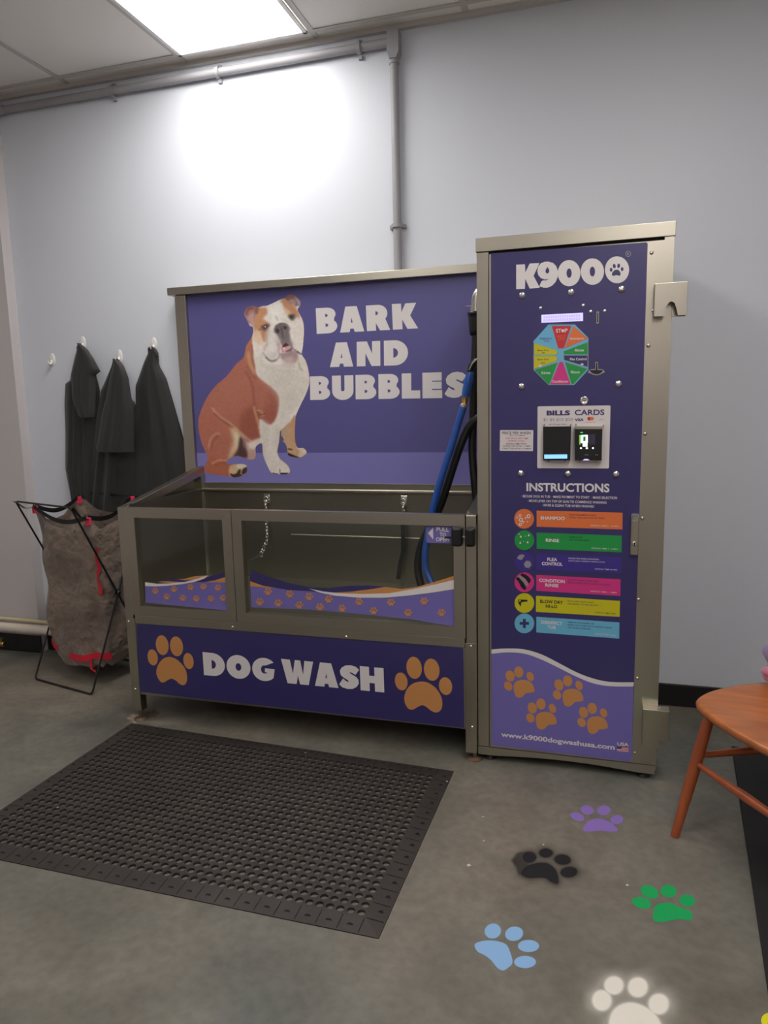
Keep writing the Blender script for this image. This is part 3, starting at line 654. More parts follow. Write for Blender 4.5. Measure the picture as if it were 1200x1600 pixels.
    paint([(478, 440), (560, 520), (700, 560), (860, 560), (890, 620), (914, 700), (920, 790), (890, 880), (850, 960), (815, 1040), (760, 1100), (700, 1160), (690, 1170), (680, 1260), (668, 1330), (690, 1385), (745, 1430), (768, 1475), (745, 1508), (640, 1505), (605, 1485), (560, 1370), (540, 1240), (530, 1080), (600, 1120), (650, 1085), (680, 980), (680, 900), (640, 840), (590, 800), (520, 745), (495, 690), (475, 600), (468, 500)], W, 2.2, 1)
    paint([(560, 700), (760, 680), (880, 720), (900, 800), (840, 950), (720, 1000), (690, 880), (620, 800)], (212, 202, 188), 14, .7)
    paint([(780, 1040), (850, 940), (905, 830), (918, 790), (900, 880), (830, 1020), (760, 1110)], (236, 228, 216), 3, .8)
    paint([(545, 1100), (600, 1130), (590, 1250), (575, 1400), (555, 1330)], (204, 194, 182), 6, .7)
    paint([(640, 1150), (690, 1160), (672, 1300), (640, 1300)], (206, 196, 182), 5, .6)
    line([(720, 1030), (700, 1060)], 6, (196, 184, 174), 3, .6)
    line([(686, 1464), (689, 1496)], 2, (96, 84, 76), .8, .8)
    paint([(692, 1494), (748, 1492), (742, 1506), (700, 1508)], (34, 28, 30), .8, 1); paint([(630, 1494), (675, 1500), (668, 1508), (640, 1506)], (70, 60, 54), .8, .9)
    # far front leg
    paint([(808, 1040), (808, 1200), (815, 1275), (870, 1298), (900, 1330), (880, 1360), (840, 1378), (750, 1360), (740, 1300), (700, 1235), (698, 1170), (760, 1110)], (206, 160, 112), 1.2, 1)
    paint([(700, 1160), (770, 1110), (750, 1200), (740, 1290), (705, 1240)], (188, 158, 128), 3, .8)
    paint([(770, 1120), (806, 1060), (806, 1180), (800, 1260), (780, 1200)], (206, 146, 88), 3, .7)
    paint([(815, 1290), (870, 1296), (900, 1330), (870, 1352), (840, 1320)], (226, 212, 188), 2, .9); paint([(840, 1330), (880, 1340), (868, 1366), (836, 1372)], (222, 202, 170), 2, .8)
    paint([(748, 1335), (790, 1352), (838, 1374), (790, 1374), (752, 1358)], (44, 32, 38), 1, 1); line([(755, 1308), (780, 1312)], 5, (60, 38, 34), 1, .9); line([(700, 1215), (712, 1238)], 5, (50, 36, 40), 1, .9)
    # neck flap
    paint([(470, 430), (482, 480), (480, 600), (496, 690), (470, 680), (430, 640), (412, 590), (428, 500)], (190, 112, 74), 2, 1)
    line([(440, 560), (455, 640), (485, 720)], 9, (214, 160, 112), 3, .7); line([(470, 500), (476, 600), (492, 660)], 5, (150, 92, 62), 2, .6)
    line([(430, 660), (470, 720), (500, 760)], 6, (146, 74, 52), 3, .6)
    # head
    paint([(480, 250), (520, 205), (585, 185), (690, 138), (760, 150), (825, 215), (868, 310), (878, 390), (868, 500), (860, 565), (835, 600), (820, 650), (760, 668), (680, 650), (600, 640), (540, 600), (490, 560), (472, 450)], (230, 220, 210), 1.5, 1)
    paint([(482, 240), (520, 205), (582, 205), (590, 250), (560, 290), (600, 320), (600, 360), (585, 450), (560, 465), (520, 400), (485, 400)], (206, 142, 96), 2.6, 1)
    paint([(488, 380), (530, 390), (560, 460), (540, 490), (500, 480), (478, 440)], (228, 192, 150), 4, .9)
    paint([(545, 395), (585, 400), (583, 455), (560, 468)], (190, 120, 84), 2, .8)
    paint([(690, 145), (740, 138), (800, 190), (838, 240), (840, 290), (800, 270), (750, 250), (720, 210)], (200, 134, 88), 3, 1)
    paint([(720, 200), (770, 240), (760, 262), (730, 250)], (226, 186, 140), 3, .8)
    paint([(600, 200), (690, 165), (710, 240), (690, 330), (640, 330), (610, 270)], (236, 230, 222), 5, .8)
    line([(655, 270), (668, 300)], 5, (178, 168, 164), 2, .7)
    # ears
    paint([(478, 360), (450, 345), (430, 300), (406, 255), (430, 205), (470, 188), (500, 200), (496, 260), (478, 320)], (176, 124, 118), 1.5, 1)
    paint([(415, 240), (440, 200), (480, 192), (488, 215), (450, 225), (430, 270)], (128, 72, 62), 2, .8); paint([(440, 280), (480, 240), (478, 320), (455, 320)], (204, 160, 156), 3, .8)
    paint([(445, 330), (470, 330), (478, 370), (458, 362)], (206, 184, 182), 1.5, .9); paint([(495, 205), (520, 203), (515, 250), (498, 250)], (132, 76, 58), 2, .8)
    paint([(725, 125), (762, 98), (800, 108), (848, 150), (850, 192), (826, 215), (800, 185), (762, 165)], (140, 92, 84), 1.5, 1)
    paint([(755, 150), (800, 140), (815, 185), (790, 185)], (190, 142, 142), 2, .8); paint([(800, 118), (845, 150), (848, 190), (830, 180)], (172, 164, 164), 2, .8); paint([(815, 195), (835, 190), (832, 222), (820, 215)], (226, 216, 210), 1.2, .9)
    # eyes
    paint([(540, 350), (575, 330), (612, 335), (598, 368), (575, 392), (550, 378)], (98, 62, 58), 2, .9); paint([(562, 345), (585, 342), (592, 358), (580, 372), (564, 366)], (34, 26, 34), 1, 1); paint([(568, 347), (578, 346), (578, 355), (570, 356)], (210, 210, 224), .6, 1)
    line([(520, 372), (545, 376)], 3, (150, 88, 60), 1, .8)
    paint([(748, 262), (780, 250), (812, 262), (805, 298), (775, 305), (755, 285)], (92, 72, 68), 2, .9); paint([(762, 268), (790, 266), (796, 284), (778, 296)], (44, 38, 40), 1, 1)
    # muzzle
    paint([(640, 400), (650, 350), (690, 325), (740, 330), (766, 360), (764, 400), (775, 450), (790, 500), (770, 520), (735, 480), (700, 500), (680, 450), (655, 410)], (120, 108, 110), 2.4, 1)
    paint([(642, 385), (652, 348), (690, 322), (735, 328), (755, 350), (740, 375), (715, 372), (690, 390), (660, 405)], (112, 98, 98), 1.2, 1)
    paint([(655, 372), (678, 372), (684, 395), (664, 402)], (48, 38, 42), 1, .9); paint([(715, 352), (740, 350), (738, 368), (722, 374)], (52, 42, 46), 1, .9); line([(698, 360), (706, 400), (712, 440)], 3, (70, 60, 66), 1, .8)
    paint([(595, 400), (640, 400), (670, 440), (690, 500), (686, 560), (655, 615), (610, 620), (570, 590), (556, 560), (585, 500)], (230, 222, 214), 3, .9)
    paint([(665, 490), (682, 470), (692, 500), (686, 560), (672, 560)], (214, 168, 172), 1.6, .9); paint([(555, 520), (585, 480), (590, 500), (570, 545)], (222, 180, 178), 2, .8)
    paint([(700, 520), (712, 490), (738, 478), (765, 500), (780, 515), (775, 545), (735, 550), (705, 545)], (74, 30, 42), 1, 1)
    paint([(700, 535), (705, 515), (735, 510), (768, 500), (776, 518), (750, 535), (720, 548)], (224, 158, 168), 1, .95); paint([(712, 520), (728, 514), (730, 530), (716, 532)], (236, 206, 212), .8, .8)
    paint([(690, 560), (735, 552), (780, 530), (830, 560), (822, 620), (790, 640), (740, 630), (700, 605)], (160, 126, 128), 3, .9); paint([(720, 600), (780, 590), (800, 625), (760, 650), (710, 640)], (206, 178, 174), 4, .7)
    paint([(575, 560), (600, 600), (640, 612), (670, 590), (680, 540), (668, 500), (640, 560)], (206, 192, 186), 5, .6)
    line([(556, 556), (580, 592)], 2, (134, 104, 98), 1.5, .7); line([(580, 592), (600, 612), (630, 622), (655, 614)], 5, (84, 64, 64), 2.0, .85); line([(655, 614), (678, 594), (688, 566)], 3, (112, 84, 86), 1.8, .7)
    paint([(640, 440), (690, 440), (700, 500), (690, 530), (655, 480)], (176, 160, 160), 6, .55); paint([(770, 430), (800, 470), (800, 510), (772, 490)], (196, 182, 180), 6, .6)
    paint([(800, 300), (862, 320), (872, 420), (862, 480), (820, 420)], (218, 206, 194), 9, .7); paint([(590, 360), (622, 400), (600, 480), (585, 540), (572, 470)], (214, 200, 190), 5, .6)
    line([(600, 380), (588, 440), (585, 500)], 3, (184, 160, 148), 2, .6); line([(560, 540), (540, 600), (560, 640)], 5, (204, 190, 178), 4, .6); line([(745, 330), (790, 370), (800, 420)], 4, (206, 194, 186), 4, .6)
    line([(620, 260), (606, 300), (612, 330)], 4, (206, 190, 180), 3, .6); line([(690, 300), (722, 300), (750, 320)], 4, (196, 180, 174), 3, .5)
    line([(778, 512), (800, 530), (826, 550)], 3.5, (104, 74, 78), 1.8, .8); line([(826, 550), (846, 562), (857, 566)], 5, (66, 48, 54), 1.6, .85); paint([(862, 490), (872, 500), (866, 530), (856, 520)], (236, 230, 230), .8, .8)
    paint([(680, 650), (760, 640), (815, 645), (780, 668), (720, 668)], (200, 184, 176), 3, .7); line([(830, 630), (842, 670), (865, 698)], 5, (186, 170, 150), 2, .8)
    line([(540, 640), (640, 690), (780, 700)], 10, (206, 196, 184), 4, .6)
    fur = blur(np.random.rand(*ZX.shape), .9); fur = (fur-fur.mean())/fur.std(); lowf = blur(np.random.rand(*ZX.shape), 5); lowf = (lowf-lowf.mean())/lowf.std(); img = img*(1+.03*fur+.018*lowf)[..., None]; g_ = img.mean(2, keepdims=True); img = np.clip((g_+(img-g_)*.82)*1.08, 0, .9)
    ins = inside(O)
    near = ins.copy()
    for dy in (-1, 0, 1):
        for dx in (-1, 0, 1): near |= np.roll(np.roll(ins, dy, 0), dx, 1)
    Oa = np.array(O); Ob = np.roll(Oa, -1, 0)
    idx = -np.ones(ZX.shape, int); V = []; cols = []
    for j in range(ny):
        for i in range(nx):
            if not near[j, i]: continue
            zx, zy = ZX[j, i], ZY[j, i]
            if not ins[j, i]:              # pull fringe vertices onto the outline
                d = Ob-Oa; tt = np.clip(((zx-Oa[:, 0])*d[:, 0]+(zy-Oa[:, 1])*d[:, 1])/((d**2).sum(1)+1e-9), 0, 1)
                q = Oa+d*tt[:, None]; k = np.argmin((q[:, 0]-zx)**2+(q[:, 1]-zy)**2); zx, zy = q[k]
            p = at(X0_+zx/SC, Y0_+zy/SC, 1, BACK); idx[j, i] = len(V); V.append((p.x, BACK-.0009, p.z)); cols.append(img[j, i])
    m = MB(); F = []
    for j in range(ny-1):
        for i in range(nx-1):
            q = (idx[j, i], idx[j+1, i], idx[j+1, i+1], idx[j, i+1])
            if min(q) >= 0 and (ins[j, i] or ins[j+1, i] or ins[j+1, i+1] or ins[j, i+1]): F.append(q)
    m.add(V, F, 'print'); o = obj('bulldog_picture', m, sg, norm=False, label='printed picture of a sitting tan and white bulldog')
    ca = o.data.color_attributes.new('Col', 'FLOAT_COLOR', 'POINT')
    ca.data.foreach_set('color', np.concatenate([np.array(cols), np.ones((len(cols), 1))], 1).ravel())
dog()

# ------------------------------------------------------------------ tethers in the tub
def chainlink(p, d, r=.0095, w=.0027, rot=0):
    c = Vector(p); pts = []
    for i in range(14):
        a = 2*pi*i/14; q = Vector((cos(a)*r*.65, 0, sin(a)*r*1.25)) if not rot else Vector((0, cos(a)*r*.65, sin(a)*r*1.25)); pts.append(c+q)
    return MB().tube(pts, w, 'chrome', 6, True)
def tether(x, ztop, path, nl, lab, strap_pts):
    t = thing('tether', lab, 'tether', (x, BACK-.03, ztop), 'chain tethers hanging inside the tub')
    m = MB().box(x-.016, x+.016, BACK-.030, BACK-.024, ztop-.022, ztop+.022, 'chrome'); pl = obj('mounting_plate', m, t, .002)
    obj('ring', MB().tube([(x+.011*cos(k*pi/8), BACK-.042, ztop-.004+.014*sin(k*pi/8)) for k in range(16)], .0028, 'chrome', 8, True), t)
    P = smooth_loop(path, 8, False); Ltot = [0]
    for a_, b_ in zip(P, P[1:]): Ltot.append(Ltot[-1]+(b_-a_).length)
    m = MB()
    for k in range(nl):
        s_ = Ltot[-1]*k/max(1, nl-1); i = min(len(P)-2, next(j for j in range(len(Ltot)-1) if Ltot[j+1] >= s_-1e-9)); f = (s_-Ltot[i])/max(1e-9, Ltot[i+1]-Ltot[i])
        q = chainlink(P[i].lerp(P[i+1], min(1, f)), 0, rot=k % 2); m.add(q.v, q.f, 'chrome', True)
    obj('chain', m, t)
    obj('strap', MB().grid([[Vector(p)+Vector((-.009, 0, 0)) for p in strap_pts], [Vector(p)+Vector((.009, 0, 0)) for p in strap_pts], [Vector(p)+Vector((.009, .004, 0)) for p in strap_pts], [Vector(p)+Vector((-.009, .004, 0)) for p in strap_pts]], 'black_rubber', False, False), t)
yb = BACK-.045
tether(-1.098, .885, [(-1.098, yb, .865), (-1.095, yb-.01, .78), (-1.09, yb-.02, .70), (-1.10, yb-.03, .66), (-1.115, yb-.04, .625)], 17, 'silver chain tether on the left of the tub back wall', [(-1.115, yb-.04, .625), (-1.15, yb-.06, .605), (-1.2, yb-.09, .57), (-1.22, yb-.1, .53)])
tether(-.424, .885, [(-.424, yb, .865), (-.424, yb, .82), (-.43, yb-.004, .74), (-.425, yb-.004, .66)], 14, 'tether with a black strap over its chain, nearer the hoses', [(-.424, yb-.012, .82), (-.424, yb-.014, .72), (-.425, yb-.014, .66), (-.44, yb-.014, .6), (-.45, yb-.02, .53)])

# ------------------------------------------------------------------ hoses
def ribbed(path, r, pitch=.008, amp=.0016, k=10):
    P = smooth_loop(path, k, False); out = [P[0]]; acc = 0; s_ = 0
    for a_, b_ in zip(P, P[1:]):
        L = (b_-a_).length; n = max(1, int(round(L/(pitch/2))))
        for j in range(1, n+1): out.append(a_.lerp(b_, j/n))
    return out, [r+(amp if i % 2 else -amp) for i in range(len(out))]
A_ = lambda x, y, Y: at(x, y, 1, Y)
t = thing('dryer_hose', 'black corrugated dryer hose hanging from a chrome elbow beside the cabinet', 'hose', (-.06, .42, 1.7))
el = [(-.002, .42, 1.752), (-.03, .42, 1.752), (-.052, .42, 1.742), (-.066, .42, 1.72), (-.07, .42, 1.69), (-.07, .42, 1.66)]
obj('chrome_elbow', MB().tube(smooth_loop(el, 4, False), .022, 'chrome', 18), t); obj('elbow_pin', MB().tube([(-.09, .42, 1.69), (-.112, .42, 1.69)], .002, 'chrome', 6), t)
obj('hose_cuff', MB().lathe([(.022, .66-.68), (.024, -.075), (.028, -.06), (.031, -.01), (.031, 0), (.034, .002), (.034, .014), (.024, .016)], (-.07, .42, 1.652), 'black_plastic', 20), t)
p, r_ = ribbed([(-.07, .42, 1.585), (-.074, .42, 1.5), (-.080, .42, 1.4), (-.084, .42, 1.25), (-.088, .42, 1.12), (-.078, .41, 1.0), (-.066, .40, .90), (-.058, .38, .8), (-.07, .34, .6), (-.15, .3, .53)], .0165); obj('corrugated_tube', MB().tube(p, r_, 'hose_black', 14), t)
t = thing('wash_hose', 'bright blue wash hose with a brass joint hanging into the tub', 'hose', (-.08, .33, 1.45))
obj('spray_handle', MB().tube([A_(745, 562, .36), A_(737, 572, .36), A_(735, 582, .36)], [.010, .015, .014], 'black_plastic', 12), t)
obj('lever', MB().tube([A_(746, 560, .34), A_(738, 568, .34), A_(733, 578, .34)], .003, 'chrome', 8), t)
obj('grip', MB().tube([A_(736, 580, .36), A_(733, 592, .36), A_(729, 610, .36), A_(727, 620, .36)], [.013, .0185, .0175, .0155], 'hose_blue', 16), t, label='blue sleeve of the spray gun')
obj('brass_joint', MB().tube([A_(727.5, 619, .36), A_(727, 621, .36), A_(726.5, 624, .36), A_(725.5, 629, .36), A_(725, 632, .36)], [.016, .012, .014, .011, .015], 'brass', 14), t)
obj('ferrule', MB().tube([A_(724.8, 632, .36), A_(724.2, 636, .36)], [.015, .0145], 'chrome', 14), t)
p = smooth_loop([A_(724, 636, .36), A_(714, 668, .355), A_(702, 708, .345), A_(687, 755, .34), A_(676, 798, .34), A_(668, 840, .34), A_(664, 868, .33), A_(666, 892, .32), A_(676, 915, .30)], 6, False)
obj('hose_tube', MB().tube(p, .0145, 'hose_blue', 16), t)
t = thing('drain_hose', 'thick black hose arching beside the blue hose into the tub', 'hose', (-.05, .39, 1.2))
p, r_ = ribbed([A_(752, 650, .39), A_(743, 656, .39), A_(731, 670, .39), A_(718, 700, .385), A_(704, 742, .38), A_(690, 785, .375), A_(678, 812, .37), A_(664, 838, .37), A_(655, 865, .37), A_(653, 890, .365), A_(658, 915, .35)], .0165, .009, .0012)
obj('hose_tube', MB().tube(p, r_, 'hose_black', 14), t)

# ------------------------------------------------------------------ control cabinet
cab = thing('control_cabinet', 'tall stainless steel payment cabinet with purple instruction door', 'control cabinet', (.31, .3, 0))
TW, TH, z0 = .6174, 1.85, .022
m = MB().box(0, TW, .004, .63, z0+.01, TH-.002, 'steel'); obj('cabinet_body', m, cab, .0015)
m = MB().box(0, .040, -.002, .01, .055, 1.805, 'steel'); m.box(.5885, TW, .0032, .01, .055, 1.805, 'steel'); obj('front_stile', m, cab, .001)
obj('top_rail', MB().box(-.002, TW+.002, -.008, .63, 1.806, TH, 'steel_h'), cab, .0015)
lo = [(0, -.004, z0), (0, -.004, .053), (TW-.004, -.004, .053), (TW-.004, -.004, z0)]+[(.56-.5*i/12, -.004, z0+.012*sin(pi*i/12)) for i in range(13)]
obj('bottom_rail', MB().prism(lo, (0, .012, 0), 'steel_h'), cab)
for x, y in ((.04, .03), (.578, .03), (.04, .6), (.578, .6)): obj('levelling_foot', MB().lathe([(.026, 0), (.026, .005), (.010, .010), (.010, .034)], (x, y, 0), 'black_rubber', 16), cab)
obj('door_gap', MB().box(.040, .589, .0032, .005, .053, 1.806, 'gap'), cab)
DY = -.004
m = MB().prism([(.0425, DY, .0555), (TW-.001, DY, .0555), (TW-.001, DY, 1.8055), (.5885, DY, 1.8055), (.5885, DY, 1.7965), (.0425, DY, 1.7965)], (0, .007, 0), 'steel'); door = obj('door', m, cab, .0012)
a = Art(1, DY)
pan = [(767, 397), (768, 396), (1010, 378.6), (1012, 380.5), (987, 1190), (768, 1164)]
a.px([pan], 'navy', 1)
wt = [(105, 130), (200, 124), (300, 130), (400, 160), (500, 210), (600, 262), (700, 300), (800, 320), (937, 322)]
wb = [(105, 155), (200, 147), (300, 155), (400, 190), (500, 238), (600, 288), (700, 328), (800, 345), (937, 347)]
sm_ = lambda l: [tuple(p)[:2] for p in smooth_loop(l, 4, False)]
zz = lambda l: zp(l, 740, 980, .26667)
T_, B_ = zz(sm_(wt)), zz(sm_(wb)); T_[0] = (768, T_[0][1]); B_[0] = (768, B_[0][1]); T_[-1] = (990.5, T_[-1][1]); B_[-1] = (989.7, B_[-1][1])
a.px([B_+[(987, 1190), (768, 1164)]], 'lavender', 2); a.px([T_+B_[::-1]], 'white_v', 3)
for dx, dy in ((0, 0), (286, 52), (130, 187), (430, 213)):
    f = lambda l: zz([(x+dx, y+dy) for x, y in l])
    for e in ((214, 285, 26, 33, -18), (265, 262, 27, 33, -12), (332, 288, 20, 28, -25), (203, 344, 23, 29, -30)): a.px([f(ell(*e))], 'tan', 3)
    a.px([f([(235, 340), (255, 315), (295, 308), (330, 318), (350, 342), (357, 375), (335, 383), (308, 386), (292, 402), (270, 413), (248, 405), (238, 380)])], 'tan', 3, sm=3)
obj('purple_sign', a, door, norm=False)
# logo
a = Art(1, DY, step=.0004); z = lambda l: zp(l, 790, 380, .175)
a.px([z([(95, 193), (173, 188), (176, 262), (215, 182), (302, 178), (250, 292), (306, 398), (215, 405), (176, 318), (172, 408), (95, 411)])], 'white_v', 2)
a.px([z([(385, 318), (350, 325), (315, 312), (292, 285), (283, 250), (290, 212), (315, 180), (350, 166), (385, 165), (425, 178), (452, 205), (468, 250), (466, 300), (448, 345), (415, 380), (375, 398), (340, 398), (302, 385), (318, 345), (332, 333), (362, 333)]), z([(375, 213), (390, 240), (388, 262), (372, 272), (357, 262), (357, 240)])], 'white_v', 3)
a.px([z(ell(567, 268, 101, 117, n=36)), z(ell(567, 268, 23, 42))], 'white_v', 2)
a.px([z(ell(775, 254, 104, 118, n=36)), z(ell(775, 254, 24, 44))], 'white_v', 3)
a.px([z(ell(995, 238, 108, 120, n=36)), z(ell(942, 238, 12, 18)), z(ell(970, 205, 13, 20, -8)), z(ell(1009, 203, 13, 20, 8)), z(ell(1040, 232, 12, 18)), z([(948, 285), (952, 262), (975, 240), (1000, 236), (1020, 252), (1028, 275), (1020, 292), (1000, 288), (985, 285), (965, 294)])], 'white_v', 4)
a.px([z(ell(1095, 95, 24, 26)), z(ell(1095, 95, 20, 22))], 'p_grey', 2); a.text(a.q(*z([(1086, 84), (1104, 83), (1104, 106), (1086, 107)])), 'R', 'p_grey', 2)
obj('logo', a, door, norm=False, label='white K9000 lettering with a paw in the last zero')
# display and selector dial
z = lambda l: zp(l, 780, 440, .2)
a = Art(1, DY); a.px([z([(330, 260), (655, 243), (655, 308), (330, 322)])], 'lcd', 3)
LQ = a.q(*z([(330, 260), (655, 243), (655, 308), (330, 322)]))
for i in range(16):
    for j in range(2): a.uv(LQ, [[(.05+.056*i, .14+.38*j), (.092+.056*i, .14+.38*j), (.092+.056*i, .44+.38*j), (.05+.056*i, .44+.38*j)]], 'lcd_cell', 4)
obj('display', a, door, norm=False)
a = Art(1, DY); w = .0
a.px([z([(385, 335), (590, 335), (697, 440), (697, 690), (585, 808), (385, 808), (268, 690), (268, 465)])], 'p_blue', 2)
SEC = [('p_red', [(412, 348), (562, 348), (505, 520), (462, 520)]), ('p_orange', [(580, 350), (690, 445), (515, 520)]), ('p_green', [(690, 475), (690, 568), (510, 568), (505, 545)]), ('navy', [(690, 578), (690, 665), (510, 612), (506, 578)]),
       ('p_green', [(515, 630), (685, 683), (580, 800), (566, 800)]), ('p_pink', [(472, 630), (497, 630), (556, 800), (402, 800)]), ('p_green', [(455, 635), (393, 800), (382, 800), (277, 690)]), ('p_yellow', [(274, 583), (440, 583), (456, 600), (440, 622), (275, 680)]), ('p_yellow', [(275, 482), (440, 535), (456, 553), (440, 572), (275, 572)])]
for c_, l in SEC:
    cx = sum(p[0] for p in l)/len(l); cy = sum(p[1] for p in l)/len(l)
    a.px([z([(cx+(x-cx)*1.07, cy+(y-cy)*1.07) for x, y in l])], 'p_grey', 3); a.px([z(l)], c_, 4)
for txt, b, m_ in (('ST', (443, 368, 485, 398), 'white_v'), ('P', (512, 366, 535, 396), 'white_v'), ('Shampoo', (552, 436, 664, 456), 'card'), ('Rinse', (592, 524, 662, 546), 'card'), ('Flea Control', (553, 594, 682, 614), 'white_v'), ('Rinse', (560, 695, 630, 716), 'card'),
                  ('Conditioner', (415, 768, 542, 788), 'card'), ('Rinse', (332, 700, 400, 722), 'card'), ('Blow Dry', (300, 602, 388, 616), 'ink'), ('Lo', (330, 624, 355, 640), 'ink'), ('Blow Dry', (300, 530, 388, 546), 'ink'), ('Hi', (335, 550, 355, 562), 'ink'), ('Disinfect', (318, 434, 414, 450), 'lavender'), ('Tub', (346, 456, 390, 472), 'lavender'),
                  ('PRESS TO', (450, 420, 520, 430), 'p_orange'), ('STOP AND', (456, 434, 516, 443), 'p_orange'), ('RESTART', (462, 448, 512, 456), 'p_orange')):
    sl = -.045*(b[0]-480)*0; a.text(a.q(*z([(b[0], b[1]+2), (b[2], b[1]), (b[2], b[3]), (b[0], b[3]+2)])), txt, m_, 5, .02)
a.px([z(ell(497, 384, 12, 12))], 'white_v', 5); a.px([z(ell(648, 646, 12, 7))], 'white_v', 5); a.px([z(ell(320, 658, 14, 8))], 'card', 5)
obj('selector_dial', a, door, norm=False, label='ten coloured button wedges in an octagon')
# coin slot and coin return
P = a.q(*z([(762, 238), (777, 237), (777, 323), (762, 325)])); c = (P[0]+P[2])/2
m = MB().box(c.x-.0035, c.x+.0035, DY-.003, DY+.001, P[3].z-.001, P[0].z+.001, 'steel'); m.box(c.x-.0018, c.x+.0018, DY-.0035, DY, P[3].z+.002, P[0].z-.002, 'gap'); obj('coin_slot', m, door)
a = Art(1, DY); a.px([z([(752, 628), (770, 628), (773, 684), (800, 684), (815, 690), (826, 708), (808, 714), (790, 726), (760, 732), (730, 726), (712, 716), (692, 712), (706, 690), (722, 684), (750, 684)])], 'steel_h', 2)
a.px([z([(757, 634), (766, 634), (768, 690), (812, 692), (800, 710), (780, 722), (760, 725), (735, 720), (712, 705), (708, 692), (754, 690)])], 'p_black', 4); obj('coin_return', a, door, norm=False)
for p in ((180, 107), (562, 83), (957, 58), (175, 818), (933, 797), (170, 1497), (537, 1500), (913, 1502)): q = z([p])[0]; obj('dome_bolt', bolt_mb(at(q[0], q[1], 1, DY), .0112), door)
for p in ((324, 207), (657, 186), (715, 235), (825, 229)): q = z([p])[0]; obj('dome_screw', bolt_mb(at(q[0], q[1], 1, DY), .0058), door)
q = z([(665, 928)])[0]; c = at(q[0], q[1], 1, DY); m = MB().lathe([(.0135, 0), (.0135, -.003), (.010, -.005), (.009, -.004), (.004, -.004)], c, 'chrome', 20, 'y'); m.box(c.x-.005, c.x+.005, c.y-.0055, c.y-.004, c.z-.001, c.z+.001, 'gap'); obj('cam_lock', m, door)
# price card
a = Art(1, DY); Q = a.q(*z([(7, 1160), (267, 1160), (264, 1325), (4, 1322)])); a.uv(Q, [[(0, .02), (.02, 0), (.98, 0), (1, .02), (1, .98), (.98, 1), (.02, 1), (0, .98)]], 'card', 2)
for txt, b, m_ in (('PRICE PER WASH', (.06, .92, .8, .93), 'ink'), ('$12 = 10 MINS', (.3, .75, .71, .77), 'ink'), ('TOP UP AT ANY TIME', (.17, .85, .57, .64), 'ink_red'), ('DURING CYCLE', (.26, .74, .45, .52), 'ink_red'), ('BONUS TIME WITH', (.2, .8, .31, .38), 'ink'), ('COINS TOP UP $1 = 1 MIN', (.1, .92, .2, .27), 'ink'), ('CARD TOP UP $2 = 2 MINS', (.07, .94, .08, .15), 'ink')):
    a.text(a.sub(Q, *b), txt, m_, 3, .015)
obj('price_card', a, door, norm=False, label='small white price per wash card')
# payment panel
a = Art(1, DY-.002); Q = a.q(*z([(300, 975), (870, 967), (857, 1460), (297, 1458)]))
rr = [(0, .015), (.012, 0), (.988, 0), (1, .015), (1, .985), (.988, 1), (.012, 1), (0, .985)]
a.uv(Q, [rr], 'card', 0); L = [(Q[3]*(1-u)+Q[2]*u)*(1-v)+(Q[0]*(1-u)+Q[1]*u)*v for u, v in rr]
pp = MB().prism([(p.x, DY-.0021, p.z) for p in L], (0, .0021, 0), 'card'); pay = obj('payment_panel', pp, cab)
b_ = Art(1, DY-.0022)
for txt, bx, m_, bo in (('BILLS', (370, 1006, 553, 1046), 'navy', .05), ('CARDS', (590, 1000, 822, 1044), 'navy', .025), ('$1 $5 $10 $20', (345, 1066, 575, 1092), 'p_grey', .01), ('VISA', (590, 1068, 660, 1091), 'navy', .04), ('No Change Given', (388, 1110, 526, 1122), 'ink', .01), ('mastercard', (668, 1096, 750, 1103), 'ink_red', 0), ('eftpos', (782, 1070, 820, 1086), 'p_grey', 0)):
    b_.text(b_.q(*z([(bx[0], bx[1]+1), (bx[2], bx[1]-1), (bx[2], bx[3]-1), (bx[0], bx[3]+1)])), txt, m_, 1, bo)
b_.px([z(ell(704, 1071, 16, 14))], 'p_red', 1); b_.px([z(ell(724, 1070, 16, 14))], 'p_orange', 2); obj('lettering', b_, pay, norm=False)
PY = DY-.0022
def pbox(q4, y0, y1, m_, mb=None):
    mb = mb or MB(); P = [at(x, y, 1, PY) for x, y in z(q4)]; return mb.prism([(p.x, y0, p.z) for p in P], (0, y1-y0, 0), m_)
ba = obj('bill_acceptor', pbox([(347, 1133), (563, 1130), (556, 1393), (347, 1393)], PY-.020, PY, 'black_plastic'), pay, .002)
obj('bill_slot', pbox([(356, 1348), (533, 1346), (533, 1378), (356, 1380)], PY-.022, PY-.0195, 'led_blue'), ba, .0008, label='glowing blue bill slot')
obj('bill_tray', pbox([(352, 1318), (540, 1316), (540, 1342), (352, 1344)], PY-.026, PY-.0195, 'black_plastic'), ba, .001)
cr = obj('card_reader', pbox([(592, 1150), (806, 1150), (800, 1393), (592, 1393)], PY-.022, PY, 'black_plastic'), pay, .002)
obj('reader_hood', pbox([(588, 1130), (815, 1130), (812, 1152), (590, 1152)], PY-.018, PY, 'steel_h'), cr)
s1 = MB()
